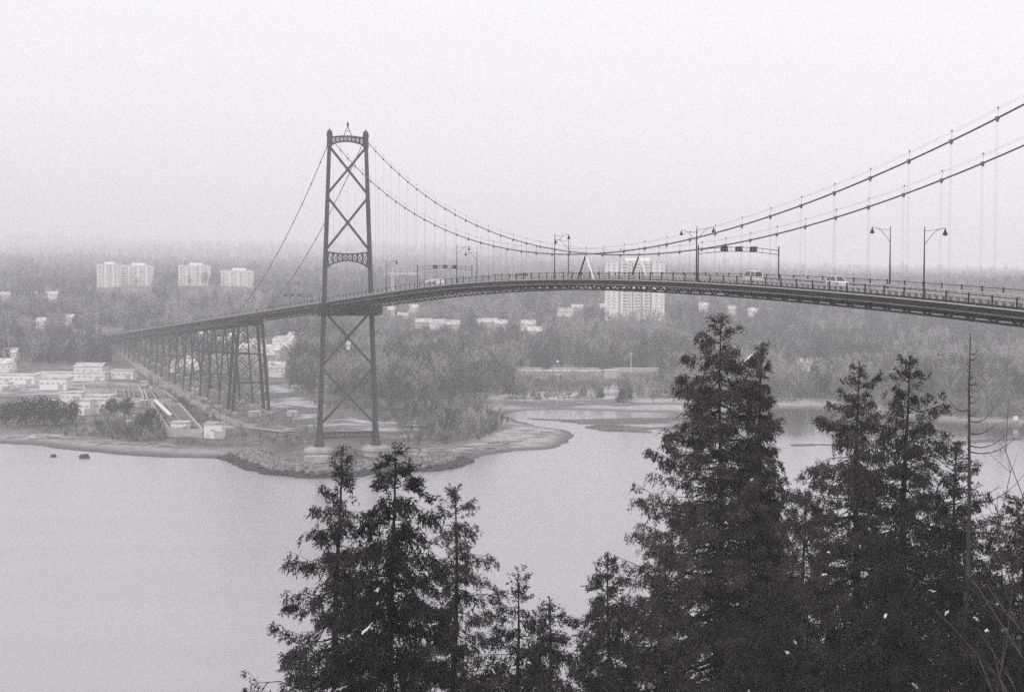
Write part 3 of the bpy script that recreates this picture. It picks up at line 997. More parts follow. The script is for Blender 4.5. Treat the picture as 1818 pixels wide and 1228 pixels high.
def apartment(px0, px1, pyt, pyb, depth, floors, bays, label, dep=18, podium=False, stacks=(0.2, .5, .8), recess=(.34, .66)):
    xc = at((px0 + px1) / 2, 500, depth).x
    w = (px1 - px0) / F_PX * depth
    ztop, zb = at(px0, pyt, depth).z, gz(xc, depth) - 2
    zbv = at(px0, pyb, depth).z
    t = empty('apartment_tower', (xc, depth, zb), 0, label, 'apartment tower', 'pale apartment towers on the wooded hillside')
    H = ztop - zb
    wl_ = obj('wall', MB().box((0, dep / 2, H / 2), (w, dep, H)), M['wallw'], t)
    ph = obj('penthouse', MB().box((w * .05, dep / 2, H + 1.6), (w * .42, dep * .6, 3.2)), M['wallw'], t)
    obj('roof', MB().box((0, dep / 2, H + .2), (w + .8, dep + .8, .4)), M['snow'], t)
    fh = (ztop - zbv) / floors
    for u in stacks:                              # proud balcony stacks with slabs
        bx = (u - .5) * w
        st = obj('balcony_stack', MB().box((bx - w * .045, -.9, H / 2), (.4, 1.8, H - 1)).box((bx + w * .045, -.9, H / 2), (.4, 1.8, H - 1)), M['white'], t)
        sl = MB()
        for f in range(floors):
            sl.box((bx, -.95, zbv - zb + f * fh + .15), (w * .09, 1.9, .3)).box((bx, -1.8, zbv - zb + f * fh + .7), (w * .085, .12, .9))
        obj('balcony', sl, M['white'], st)
    ww = w / bays
    wm = MB().box((0, 0, 0), (ww * .42, .3, fh * .42)).mesh('window', M['glass_far'])
    for f in range(floors):
        for i in range(bays):
            xx = (i + .5) / bays * w - w / 2
            obj('window', wm, None, wl_, (xx, .0, zbv - zb + (f + .55) * fh))
    for u in recess:
        obj('recess_shade_strip', MB().box(((u - .5) * w, -.02, (H - 1) / 2), (w * .022, .3, H - 2)), M['wallm'], t)  # no recess is cut: its shade is put into a darker strip
    if podium:
        obj('podium', MB().box((-w * .52, dep * .4, (zbv - zb + 5) / 2), (8, dep * .7, zbv - zb + 5)), M['wallw'], t)
    keep(px0, pyt, px1, pyb, depth - 4)
    return t
apartment(172, 209, 469, 513, 2000, 10, 5, 'leftmost pale apartment tower on the hazy wooded hill', stacks=(.15, .55, .9))
apartment(214, 268, 471, 516, 2030, 10, 7, 'wider pale apartment tower beside the leftmost tower on hill', stacks=(.12, .45, .72, .95))
apartment(317, 370, 471, 506, 2040, 9, 7, 'pale apartment tower with stepped roof between two others on hill', stacks=(.1, .35, .6, .88))
apartment(392, 447, 480, 510, 2060, 8, 7, 'lower pale apartment tower standing furthest right of the hill group', stacks=(.1, .4, .65, .9))
apartment(1076, 1180, 463, 549, 1500, 16, 11, 'large white apartment slab behind the bridge midspan', dep=20, podium=True, stacks=(.33, .54, .70), recess=(.235, .455, .61, .765))

# treatment works, sheds and houses on the left
shed(-20, 60, 682, 16, 5.0, 'long low white shed with snowy roof at the left edge', nwin=9, ndoor=2)
shed(64, 186, 677, 15, 4.6, 'long low white shed before the dark tall trees', nwin=12, ndoor=2)
shed(131, 181, 668, 18, 6.0, 'higher white gabled hall rising behind the long sheds', name='hall', cat='hall', gab=2.0, nwin=4)
shed(196, 236, 673, 12, 5.0, 'short white shed beside the light road', nwin=4)
shed(70, 118, 692, 14, 6.0, 'square white plant building with vents on its flat roof', name='plant_building', cat='building', nwin=5)
shed(-15, 14, 694, 10, 4.0, 'small pale hut cut by the left edge', name='hut', cat='hut', nwin=2)
shed(106, 144, 714, 10, 4.5, 'white flat roofed block beside the dark evergreens', name='plant_building', cat='building', nwin=4)
shed(138, 160, 738, 8, 6.5, 'white twin block standing lower left at the treatment basins', name='plant_building', cat='building', nwin=2, rh=.4)
shed(166, 188, 736, 8, 6.5, 'white twin block standing right of the other by the basins', name='plant_building', cat='building', nwin=2, rh=.4)
shed(150, 196, 716, 14, 3.2, 'low pale building with stepped roof among the tanks', name='plant_building', cat='building', nwin=5)
shed(303, 331, 774, 8, 4.6, 'low pale block at left front corner of the long basin', name='pump_house', cat='building', nwin=3)
shed(362, 394, 779, 8, 5.6, 'square pale pump house at the right front corner of basin', name='pump_house', cat='building', nwin=1)

def basin(corners, ncols, nrows, h, label, name='settling_basin'):
    """concrete tank with partition walls; corners are ground points front-left, front-right, back-right, back-left"""
    P = [np.array(c[:2]) for c in corners]
    z = max(c[2] for c in corners)
    o = P[0]
    t = empty(name, (o[0], o[1], z), 0, label, 'basin', 'concrete settling basins')
    def q(u, v):
        p = (P[0] * (1 - u) + P[1] * u) * (1 - v) + (P[3] * (1 - u) + P[2] * u) * v - o
        return (p[0], p[1])
    fl_ = [(*q(a, b), h * .35) for a, b in ((0, 0), (1, 0), (1, 1), (0, 1))]
    obj('water_surface', MB().add(fl_, [(0, 1, 2, 3)]), M['water_dark'], t)
    w = .75
    for i in range(ncols + 1):
        a, b = q(i / ncols, 0), q(i / ncols, 1)
        obj('partition', MB().beam((*a, h / 2 - 1), (*b, h / 2 - 1), w, h + 2), M['wallm' if 0 < i < ncols else 'wallg'], t)
    for j in range(nrows + 1):
        a, b = q(0, j / nrows), q(1, j / nrows)
        obj('partition', MB().beam((*a, h / 2 - .98), (*b, h / 2 - .98), w, h + 2.01), M['wallm' if 0 < j < nrows else 'wallg'], t)
    obj('walkway', MB().beam((*q(.5, 0), h + .25), (*q(.5, 1), h + .25), 1.2, .3), M['grey'], t)
    return t
basin([hit(300, 776), hit(360, 778), hit(318, 728), hit(270, 728)], 2, 8, 3.2, 'long concrete basin with open cells running back from the beach')
basin([hit(205, 716), hit(255, 716), hit(250, 700), hit(206, 700)], 3, 2, 2.6, 'square concrete basin nearest the dark bush')
basin([hit(262, 718), hit(312, 718), hit(288, 700), hit(256, 700)], 3, 2, 2.6, 'square concrete basin beside the light road')
basin([hit(150, 700), hit(250, 698), hit(245, 690), hit(150, 690)], 5, 1, 2.2, 'narrow row of pale tanks behind the square basins')
gd = hit(300, 770)
t = empty('trough', (0, 0, 0), 0, 'long white sloping trough along the left side of the basin', 'trough')
a, b = hit(302, 755), hit(275, 726)
obj('channel', MB().beam((a[0], a[1], a[2] + 4.4), (b[0], b[1], b[2] + 4.0), 1.6, .6), M['white'], t)
for i in range(5):
    u = i / 4
    obj('support', MB().box((a[0] * (1 - u) + b[0] * u, a[1] * (1 - u) + b[1] * u, a[2] + 1.8), (.5, .5, 4.2)), M['concrete'], t)

# yard clutter: tanks, containers, vans
def yard_thing(kind, a, b, label):
    x, y, z = hit(a, b)
    if kind == 'tank':
        t = empty('storage_tank', (x, y, z), 0, label, 'tank', 'yard clutter at the treatment works')
        rr = random.uniform(1.2, 2.4)
        obj('shell', MB().lathe([(rr, -.3), (rr, 2.6)], 14), M['wallg'], t)
        obj('lid', MB().lathe([(rr + .12, 2.602), (rr * .6, 3.0), (.1, 3.1)], 14), M['patchy'], t)
    elif kind == 'box':
        t = empty('container', (x, y, z), random.uniform(-.6, .6), label, 'container', 'yard clutter at the treatment works')
        l_ = random.uniform(3, 7)
        bx_ = obj('body', MB().box((0, 0, 1.2), (l_, 2.4, 2.5)), M[random.choice(['wallm', 'grey', 'wallg'])], t)
        obj('snow_cover', MB().box((.1, 0, 2.52), (l_ * .92, 2.2, .14)), M['snow'], t)
        obj('door', door_me, None, bx_, (l_ * .2, -1.22, 0))
    else:
        t = empty('parked_van', (x, y, z), random.uniform(-1, 1), label, 'van', 'yard clutter at the treatment works')
        obj('body', MB().loft([[(x_, -.95, .35), (x_, .95, .35), (x_, .9, h_), (x_, -.9, h_)] for x_, h_ in ((-2.4, 1.8), (-2.2, 2.05), (1.2, 2.05), (1.7, 1.2), (2.4, 1.0))]), M[random.choice(['white', 'wallg', 'grey'])], t)
        obj('windscreen', MB().box((1.47, 0, 1.55), (.08, 1.5, .5)), M['glass_far'], t)
        for xx in (-1.4, 1.5):
            for yy in (-.85, .85):
                obj('wheel', MB().tube([(xx, yy - .1, .33), (xx, yy + .1, .33)], .33, 10), M['dark'], t)
where = [(0, 130, 690, 697, 'before the long sheds'), (195, 300, 684, 694, 'behind the narrow tank row'), (90, 140, 716, 728, 'beside the white flat roofed block'),
         (200, 290, 720, 730, 'in front of the square basins'), (395, 520, 715, 745, 'near the first trestle footing'), (205, 270, 735, 760, 'beside the long basin'), (330, 420, 690, 720, 'beneath the viaduct by the road')]
for a0, a1, b0, b1, wh_ in where:
    for kind, nm in (('tank', 'round pale tank'), ('box', 'snow topped container'), ('van', 'parked van'), ('box', 'second snow topped container')):
        yard_thing(kind, random.uniform(a0, a1), random.uniform(b0, b1), nm + ' ' + wh_)

# arched hall and roofs under and beyond the viaduct
x, y, z = hit(319, 662)
t = empty('arched_hall', (x, y, z), 0, 'white round arched hall seen through the viaduct trestles', 'hall')
wr = 21 / F_PX * y
pts = [(wr * math.cos(a_), wr * math.sin(a_) * 1.25) for a_ in np.linspace(0, math.pi, 15)]
obj('roof', MB().loft([[(px_, yy, pz_) for px_, pz_ in pts] for yy in (.3, 26)]), M['snow'], t)
obj('end_wall', MB().loft([[(px_ * .98, yy, pz_ * .98) for px_, pz_ in pts] for yy in (0, .29)]), M['wallw'], t)
obj('door', bigdoor_me, None, t, (0, -.1, 0), None, (1.6, 1, 1.3))
keep(298, 637, 340, 660, y - 3)
vh = [(436, 634, 16, 'wallg'), (455, 622, 18, 'wallw'), (492, 668, 12, 'wallw'), (488, 640, 20, 'wallg'), (506, 622, 20, 'wallw'), (470, 650, 14, 'wallg'), (420, 616, 14, 'wallw'), (527, 612, 16, 'wallg'), (398, 622, 13, 'wallg'), (365, 612, 14, 'wallw')]
vl = ['snow roofed house between trestle legs, upper middle', 'snow roofed house just left of the tall first trestle', 'white two storey house low beside the tall first trestle',
      'wide snow roofed house right of the first trestle', 'snow roofed house against the wood left of the tower', 'small grey house low behind the first trestle',
      'snow roofed house left among the thick trestles', 'snow roofed house nearest the tower on its left', 'small snow roofed house behind the slender trestles', 'tiny snow roofed house below the receding viaduct']
for (a, b, w, wal), lab in zip(vh, vl):
    house(a, b, w, 11, 5.5 + (w % 3), 3.6, lab, RNG.uniform(-.5, .5), wal, group='snow roofed houses by the viaduct')
# houses among trees
hh = [(716, 572, 12), (752, 582, 18), (778, 584, 20), (806, 586, 14), (866, 582, 22), (888, 585, 14), (938, 586, 16), (950, 598, 14), (1003, 562, 16), (1025, 556, 14), (695, 560, 14), (735, 556, 12)]
hl_ = ['tiny snow roofed house highest beneath the bridge deck near the tower', 'long snow roofed house beneath the bridge, left of a row', 'snow roofed house in the middle of the row beneath bridge',
       'snow roofed house at the right end of that row', 'broad snow roofed house left of the round dark tree', 'small snow roofed house touching the round dark tree', 'snow roofed house right of the round dark tree',
       'low snow roofed house lower right of the round dark tree', 'small pale house on the rise left of the white slab tower', 'snow roofed house nearest the white slab tower', 'tiny pale house in haze just right of the tower', 'tiny pale house in haze below the left gantry']
for (a, b, w), lab in zip(hh, hl_):
    house(a, b, w, 10, 5.0, 3.4, lab, RNG.uniform(-.4, .4), 'wallg' if w % 4 else 'wallw', group='snow roofed houses among the trees')
h2 = [(20, 640, 12), (10, 660, 14), (75, 582, 10), (125, 576, 9), (55, 533, 16), (92, 533, 18), (8, 533, 16), (1430, 660, 14), (1300, 560, 14), (1250, 556, 12), (1338, 562, 12)]
h2l = ['narrow white house between tall trees at left', 'low white house at the left edge by the sheds', 'tiny pale house over dark conifers at left', 'tiny pale house right of the dark conifers',
       'long pale roofed house on the hazy hill below towers', 'bright pale house on hazy hill left of the apartment group', 'pale house on the hazy hill at left edge', 'faint pale house in the wood right of tallest cedar', 'faint roof above the tip of the tallest cedar', 'faint roof left of the tallest cedar tip', 'faint roof right of the tallest cedar tip']
for (a, b, w), lab in zip(h2, h2l):
    house(a, b, w, 9, 5.5, 3.2, lab, RNG.uniform(-.4, .4), 'wallw', group='pale houses in the woods')
# rail sheds behind the beach
shed(922, 1012, 668, 6, 2.6, 'long low shed with bright snowy roof behind the beach', nwin=10, ndoor=1, wall='wallm', rh=1.1)
shed(1021, 1069, 668, 6, 2.6, 'shorter low shed with snowy roof beside the square hut', nwin=6, ndoor=1, wall='wallm', rh=1.1)
shed(1073, 1101, 671, 8, 4.4, 'square grey hut with snowy parapet behind the beach', name='hut', cat='hut', nwin=2, ndoor=1, wall='wallg', rh=.5)
x0, y0, z0 = hit(1140, 664)
t = empty('boundary_wall', (x0, y0 + 14, z0), 0, 'long pale wall with coping running behind the beach sheds', 'wall')
for i in range(16):
    obj('panel', MB().box((-86 + i * 11, 0, 1.4), (10.8, .4, 3.4)), M['wallg'], t)
obj('coping', MB().box((-3, 0, 3.2), (178, .7, .25)), M['snow'], t)
keep(920, 655, 1170, 659, y0 + 10)

# poles, crane, sign
def pole(px, py, h, r, label, globe=False, m='snag', name='utility_pole', cat='pole'):
    x, y, z = hit(px, py)
    t = empty(name, (x, y, z), 0, label, cat)
    obj('mast', MB().tube([(0, 0, -.5), (0, 0, h)], [r, r * .7], 7), M[m], t)
    if globe:
        obj('globe', MB().lathe([(.1, -.9), (.8, -.5), (.9, .1), (.5, .7), (.05, .9)], 10, (0, 0, h + .8)), M['white'], t)
    else:
        obj('crossarm', MB().box((0, 0, h - .8), (2.2, .2, .2)), M[m], t)
    keep(px - 2, py - h / y * F_PX, px + 2, py, y - 2)
pole(390, 777, 11, .18, 'slim dark pole beside the square pump house')
pole(367, 764, 9, .15, 'thin mast on the long basin by pump house')
pole(990, 664, 7, .2, 'pole topped with a white globe behind the sheds', True, 'grey', 'globe_lamp', 'lamp')
pole(1120, 662, 13, .22, 'tall pale pole behind the boundary wall', False, 'wallw')
x, y = at(697, 500, 1500).x, 1500.0
zg = gz(x, y)
t = empty('tower_crane', (x, y, zg), 0, 'hazy white tower crane with level jib right of the bridge tower', 'crane')
hz_ = at(697, 487, 1500).z - zg
mm = MB()
for dx in (-.8, .8):
    for dy in (-.8, .8):
        mm.beam((dx, dy, 0), (dx, dy, hz_), .35, .35)
for i in range(int(hz_ / 2)):
    sg = 1 if i % 2 else -1
    mm.beam((-.8 * sg, -.8, i * 2), (.8 * sg, -.8, i * 2 + 2), .25, .25)
obj('mast', mm, M['white'], t)
jb = MB()
jb.beam((-8, 0, hz_ + .2), (24, 0, hz_ + .2), .5, .5).beam((-8, 0, hz_ + 1.6), (24, 0, hz_ + 1.2), .4, .4)
for i in range(15):
    jb.beam((-8 + i * 2, 0, hz_ + .2), (-7 + i * 2, 0, hz_ + 1.5), .2, .2)
obj('jib', jb, M['white'], t)
obj('apex', MB().beam((0, 0, hz_ + 1), (0, 0, hz_ + 5.5), 1.0, .8, .3, .3).beam((0, 0, hz_ + 5.3), (20, 0, hz_ + 1.4), .15, .15).beam((0, 0, hz_ + 5.3), (-8, 0, hz_ + 1.6), .15, .15), M['white'], t)
obj('counterweight', MB().box((-7, 0, hz_ - .6), (2.2, 1.6, 2.2)), M['wallg'], t)
obj('cab', MB().box((1.4, -.9, hz_ - .9), (1.4, 1.2, 1.8)), M['wallg'], t)
keep(683, 478, 742, 508, 1495)
x, y, z = hit(1803, 752)
t = empty('shore_sign', (x, y, z), 0, 'square white sign on posts by the far shore at right edge', 'sign')
obj('board', MB().box((0, -.1, 2.4), (2.2, .12, 2.0)), M['white'], t)
for dx in (-.8, .8):
    obj('post', MB().box((dx, 0, .9), (.15, .15, 2.6)), M['snag'], t)
keep(1796, 738, 1810, 752, y - 2)

# light road beside the viaduct, drawn as a sheet on the terrain
rd = [(205, 612), (225, 632), (250, 655), (285, 680), (330, 705), (385, 738), (440, 760), (520, 770)]
cl = [hit(*q) for q in rd]
cl2 = []
for i in range(len(cl) - 1):
    for k in range(10):
        u = k / 10
        cl2.append((cl[i][0] * (1 - u) + cl[i + 1][0] * u, cl[i][1] * (1 - u) + cl[i + 1][1] * u))
vs = []
for i, p in enumerate(cl2):
    q = cl2[min(i + 1, len(cl2) - 1)]
    o_ = cl2[max(i - 1, 0)]
    dx, dy = q[0] - o_[0], q[1] - o_[1]
    l = math.hypot(dx, dy)
    for k in (-3.6, -1.2, 1.2, 3.6):
        X_, Y_ = p[0] - dy / l * k, p[1] + dx / l * k
        vs.append((X_, Y_, gz(X_, Y_) + .35))
rq = [(i * 4 + k, i * 4 + k + 1, i * 4 + k + 5, i * 4 + k + 4) for i in range(len(cl2) - 1) for k in range(3)]
obj('road', mesh_np('road', np.array(vs), np.array(rq), mat('gravel_road', .27, .95, .2, .2)))['kind'] = 'structure'
ROAD = cl2

# ------------------------------------------------------------------ shore: riprap, boulders, driftwood
P_arc = [gp(*q) for q in [(395, 812), (415, 821), (440, 832), (480, 842), (560, 849), (640, 845), (700, 838), (760, 836), (800, 832), (835, 818)]]
seg = []
for i in range(len(P_arc) - 1):
    a, b = np.array(P_arc[i]), np.array(P_arc[i + 1])
    l = np.hypot(*(b - a))
    nrm = np.array([-(b - a)[1], (b - a)[0]]) / l
    seg.append((a, b, l, nrm))
rocks = MB()
rocks_w = MB()
Ltot = sum(s[2] for s in seg)
for a, b, l, nrm in seg:
    for i in range(int(l * 11)):
        u, dd = random.random(), random.uniform(-1.5, 11) * (1 if random.random() < .8 else 1.3)
        p = a * (1 - u) + b * u + nrm * dd
        s = random.uniform(.4, 1.25)
        zz = 2.6 * (1 - math.exp(-max(dd, 0) / 5)) + random.uniform(-.1, .5)
        (rocks_w if dd < 2.6 else rocks).blob((p[0], p[1], zz), (s, s * random.uniform(.7, 1.2), s * .7), random.random(), 5, .3)
tag(obj('riprap', rocks, M['rock']), kind='stuff')
tag(obj('wet_riprap', rocks_w, M['rock_wet']), kind='stuff')
for (a, b, s, lab) in [(150, 813, 1.5, 'dark boulder standing alone in the shallow water at left'), (95, 811, .9, 'small dark rock awash left of the lone boulder')]:
    x, y = gp(a, b, 0)
    tag(obj('boulder', MB().blob((0, 0, .3), (s * 1.3, s, s), 5, 9, .18), M['rock_wet'], None, (x, y, 0)), lab, 'rock')
log_me = [MB().tube([(-4, 0, .25), (-1, .15, .3), (2, .0, .28), (4.5, -.1, .3)], [.34, .3, .25, .16], 7).mesh('driftwood_log', M['log']) for _ in range(1)]
log_spots = []
for (a0, b0, a1, b1, n) in [(780, 812, 905, 785, 16), (830, 800, 960, 778, 14), (905, 770, 975, 770, 8), (930, 715, 1110, 702, 16), (720, 790, 800, 800, 10), (1100, 690, 1215, 704, 6), (1040, 720, 1080, 722, 2), (30, 775, 320, 795, 16), (1700, 745, 1818, 750, 6), (580, 750, 660, 775, 8)]:
    for i in range(n):
        u = (i + random.random()) / n
        log_spots.append((a0 * (1 - u) + a1 * u, b0 * (1 - u) + b1 * u + random.uniform(-5, 5)))
log_names = ['on the tip of the spit', 'at the foot of the bare willows', 'at the back of the spit', 'along the top of the beach behind the bars', 'between tower pier and willows', 'below the boundary wall', 'lying on the open tidal flat', 'along the left beach', 'on the far bank at right', 'on rough ground behind the tower']
log_lab = ['bleached driftwood log ' + q for q, n_ in zip(log_names, (16, 14, 8, 16, 10, 6, 2, 16, 6, 8)) for _ in range(n_)]
for li, (a, b) in enumerate(log_spots):
    x, y, z = hit(a, b)
    if poly_sd(np.array([x]), np.array([y]), LAND)[0] < 2:
        continue
    k = random.uniform(.5, 1.3)
    tag(obj('driftwood_log', log_me[0], None, None, (x, y, z + .05), (0, random.uniform(-.06, .06), random.gauss(.1, .5)), (k, k * random.uniform(.7, 1.3), k)),
        log_lab[li], 'log', 'driftwood logs on the far shore')

# ------------------------------------------------------------------ far shore trees
def quads_mesh(name, o, d, L, w, mat_, nrm=None, tip=.25, smooth=False):
    """thin blades: origin o, unit direction d, length L, width w (arrays)"""
    n = len(o)
    r = RNG.normal(size=(n, 3)) if nrm is None else nrm
    s = np.cross(d, r)
    s /= np.linalg.norm(s, axis=1, keepdims=True) + 1e-9
    w = w[:, None] / 2
    e = o + d * L[:, None]
    mid = o + d * L[:, None] * .45
    v = np.stack([o, mid + s * w, e, mid - s * w], 1).reshape(-1, 3)
    return mesh_np(name, v, np.arange(n * 4).reshape(-1, 4), mat_)
def unit(v):
    return v / (np.linalg.norm(v, axis=-1, keepdims=True) + 1e-9)
def bare_tree(seed, h=15.0, stems=1, spread=.38, twigs=300, m='far_wood'):
    r = np.random.default_rng(seed)
    tm = MB()
    O, D, L, W_ = [], [], [], []
    for s in range(stems):
        lean = r.normal(size=2) * (.05 if stems == 1 else .3)
        top = np.array([lean[0] * h, lean[1] * h, h * (.82 if stems == 1 else r.uniform(.5, .9))])
        tm.tube([(0, 0, -.5), tuple(top * .5), tuple(top)], [.024 * h / (stems ** .4), .013 * h / (stems ** .4), .004 * h], 5)
        nl = int(13 / stems) + 2
        for i in range(nl):
            u = r.uniform(.22, 1.0)
            b0 = top * u
            az = r.uniform(0, 6.28)
            dv = unit(np.array([math.cos(az), math.sin(az), r.uniform(.5, 1.5)]))
            ln = h * spread * (1.15 - .55 * u) * r.uniform(.7, 1.2)
            p1 = b0 + dv * ln * .5
            p2 = b0 + dv * ln + np.array([0, 0, ln * .18])
            tm.tube([tuple(b0), tuple(p1), tuple(p2)], [.008 * h, .005 * h, .002 * h], 3, False)
            for k in range(int(twigs / nl / stems) + 4):
                t_ = r.uniform(.25, 1.05)
                O.append(b0 + (p2 - b0) * t_)
                D.append(unit(dv + r.normal(size=3) * .6 + np.array([0, 0, .45])))
                L.append(h * r.uniform(.06, .15))
                W_.append(h * r.uniform(.008, .018))
    tr = tm.mesh('trunk', M['far_bark'])
    cw = quads_mesh('crown', np.array(O), np.array(D), np.array(L), np.array(W_), M[m])
    return tr, cw
def conifer_far(seed, h=18.0, r0=3.4, n=420, m='far_need'):
    r = np.random.default_rng(seed)
    u = 1 - np.sqrt(r.uniform(0.0, 1, n))                    # more foliage low down
    zz = h * (.12 + .88 * u)
    lay = .75 + .25 * np.sin(zz * 5 + r.uniform(0, 6))
    rad = (r0 * (1 - u) ** .85 + .15) * r.uniform(.2, 1, n) ** .5 * lay
    az = r.uniform(0, 6.283, n)
    o = np.stack([np.cos(az) * rad, np.sin(az) * rad, zz], 1)
    d = unit(np.stack([np.cos(az), np.sin(az), -r.uniform(.1, .9, n)], 1) + r.normal(size=(n, 3)) * .25)
    cw = quads_mesh('crown', o, d, r.uniform(.8, 1.9, n), r.uniform(.5, 1.1, n), M[m])
    tr = MB().tube([(0, 0, -.5), (0, 0, h * .5), (0, 0, h * .99)], [.3, .18, .03], 6).mesh('trunk', M['far_bark'])
    return tr, cw
def bush_ever(seed, h=10.0, r0=5.0, n=700, m='far_need'):
    r = np.random.default_rng(seed)
    c = np.concatenate([[[0, 0, h * .5]], np.stack([r.normal(0, r0 * .4, 6), r.normal(0, r0 * .4, 6), r.uniform(.3, .75, 6) * h], 1)])
    k = r.integers(0, 7, n)
    dv = unit(r.normal(size=(n, 3)))
    o = c[k] + dv * (np.array([r0 * .62, r0 * .62, h * .32]) * (r.uniform(.3, 1, n)[:, None] ** .4))
    o[:, 2] = np.maximum(o[:, 2], .2)
    d = unit(dv + r.normal(size=(n, 3)) * .6)
    cw = quads_mesh('crown', o, d, r.uniform(.5, 1.4, n), r.uniform(.4, .9, n), M[m])
    tr = MB().tube([(0, 0, -.5), (0, 0, h * .6)], [.3, .12], 6).mesh('trunk', M['far_bark'])
    return tr, cw
BARE = [bare_tree(40 + i, 15, 1, .36 + .03 * i, 420, ('far_wood', 'far_wood2', 'far_wood3', 'far_wood', 'far_wood2')[i]) for i in range(5)]
SHRUB = [bare_tree(60 + i, 6.5, 5, .5, 460, ('far_wood', 'far_wood2', 'far_wood3')[i]) for i in range(3)]
CONI = [conifer_far(80 + i, 18, 3.0 + .5 * i) for i in range(3)]
EVER = [bush_ever(90 + i) for i in range(3)]

BARE_TONE = ('grey', 'silvery', 'dark', 'grey broad', 'silvery broad')
SHRUB_TONE = ('grey', 'silvery', 'dark')
def in_poly(px, py, poly):
    ins = False
    n = len(poly)
    for i in range(n):
        ax, ay = poly[i]
        bx, by = poly[(i + 1) % n]
        if (ay > py) != (by > py) and px < (bx - ax) * (py - ay) / (by - ay) + ax:
            ins = not ins
    return ins
def blocked(x, y, z, h, r):
    px, pt = proj(x, y, z + h)
    _, pb = proj(x, y, z)
    rp = r / y * F_PX
    for (a, b, c, d, dep) in KEEP:
        if y < dep and px + rp > a and px - rp < c and pt < d and pb > b:
            return True
    return False
PLACED = []
def tree(pair, x, y, z, k, kz, label, cat, group, name, rz=None):
    t = empty(name, (x, y, z), rz if rz is not None else random.uniform(0, 6.28), label, cat, group)
    t.scale = (k, k, kz)
    obj('trunk', pair[0], None, t)
    obj('crown', pair[1], None, t)
    PLACED.append((x, y))
    return t
WOOD = [(505, 640), (522, 690), (560, 716), (640, 732), (700, 756), (725, 782), (800, 790), (870, 776), (903, 750), (880, 724), (850, 706), (900, 696), (1000, 692), (1100, 690), (1225, 694),
        (1300, 700), (1390, 711), (1480, 712), (1560, 726), (1640, 736), (1850, 744), (1850, 560), (505, 560)]
# signature dark trees first
for (a, b, k, kz, p, lab) in [(911, 608, 1.15, 1.5, EVER[0], 'round dark evergreen tree standing out beneath the bridge midspan'),
                              (70, 640, 1.0, 1.35, CONI[2], 'tall dark conifer left of the long white sheds'),
                              (92, 650, .9, 1.0, CONI[1], 'shorter dark conifer beside the tall one at left'),
                              (8, 650, 1.1, 1.3, CONI[2], 'dark conifer at the left edge by the small white houses'),
                              (630, 660, .9, 1.1, CONI[0], 'dark conifer seen between the tower legs'),
                              (606, 650, .8, 1.0, CONI[1], 'second dark conifer between the tower legs'),
                              (1430, 590, 1.0, 1.1, CONI[1], 'dark conifer beneath the deck right of the tallest cedar'),
                              (1500, 600, .9, 1.0, CONI[0], 'pointed conifer beneath the white car'),
                              (965, 590, .8, .9, CONI[1], 'small conifer right of the round dark evergreen'),
                              (240, 560, 1.0, 1.2, CONI[0], 'lone conifer below the hillside apartments')]:
    x, y, z = hit(a, b)
    tree(p, x, y, z, k, kz, lab, 'tree', None, 'conifer')
for (a, b, k, kz, lab) in [(8, 752, 1.1, 1.0, 'dark evergreen bush at the left edge above the beach'), (38, 755, 1.15, 1.15, 'dark evergreen bush second from the left edge'),
                           (70, 756, 1.15, 1.25, 'tallest dark evergreen bush of the beach clump at left'), (100, 756, 1.0, 1.15, 'dark evergreen bush in the right half of the beach clump'),
                           (125, 752, .8, 1.0, 'dark evergreen bush ending the beach clump by the white blocks'), (197, 738, .8, .8, 'dark evergreen bush left of the pair below the tanks'),
                           (224, 736, .85, .75, 'dark evergreen bush right of the pair below the tanks'), (272, 770, .85, 1.05, 'dark evergreen bush beside the long basin'), (255, 762, .6, .7, 'smaller dark evergreen bush touching the basin bush')]:
    x, y, z = hit(a, b)
    tree(EVER[random.randrange(3)], x, y, z, k, kz, lab, 'bush', 'dark evergreen bushes by the treatment works', 'evergreen_bush')

def scatter(poly, n, pick, h, rad, klo, khi, label, cat, group, name, gap, py_w=1.0, tries=60):
    xs, ys = [q[0] for q in poly], [q[1] for q in poly]
    out, tr_ = 0, 0
    while out < n and tr_ < n * tries:
        tr_ += 1
        a, b = random.uniform(min(xs), max(xs)), random.uniform(min(ys), max(ys))
        if not in_poly(a, b, poly):
            continue
        x, y, z = hit(a, b)
        if z < .8 or any((x - p[0]) ** 2 + (y - p[1]) ** 2 < gap * gap for p in PLACED):
            continue
        if any((x - p[0]) ** 2 + (y - p[1]) ** 2 < 36 for p in ROAD):
            continue
        k = random.uniform(klo, khi)
        kz = k * random.uniform(.85, 1.2)
        if blocked(x, y, z, h * kz, rad * k * .6):
            k = kz = random.uniform(.5, .8)
            if blocked(x, y, z, 6.5 * kz, 2.5 * k):
                continue
            ch = random.randrange(3)
            tree(SHRUB[ch], x, y, z, k, kz, SHRUB_TONE[ch] + ' ' + label.replace('deciduous tree', 'undergrowth shrub').replace('tall tree', 'low shrub').replace('grey tree', 'low shrub').replace('bare bare', 'bare'), 'shrub', group, 'bare_shrub')
            out += 1
            continue
        ch = random.randrange(len(pick))
        lab = label
        if pick[ch] in BARE:
            lab = label.replace('bare grey', BARE_TONE[BARE.index(pick[ch])] + ' bare').replace('grey tree', BARE_TONE[BARE.index(pick[ch])] + ' bare tree').replace('tall tree', BARE_TONE[BARE.index(pick[ch])] + ' tall bare tree')
        elif pick[ch] in SHRUB:
            lab = SHRUB_TONE[SHRUB.index(pick[ch])] + ' ' + label
        elif pick[ch] in CONI:
            lab = label.replace('tall tree', 'tall dark conifer').replace('grey tree', 'dark conifer')
        tree(pick[ch], x, y, z, k, kz, lab, cat, group, name)
        out += 1
BACK = [q for q in WOOD]
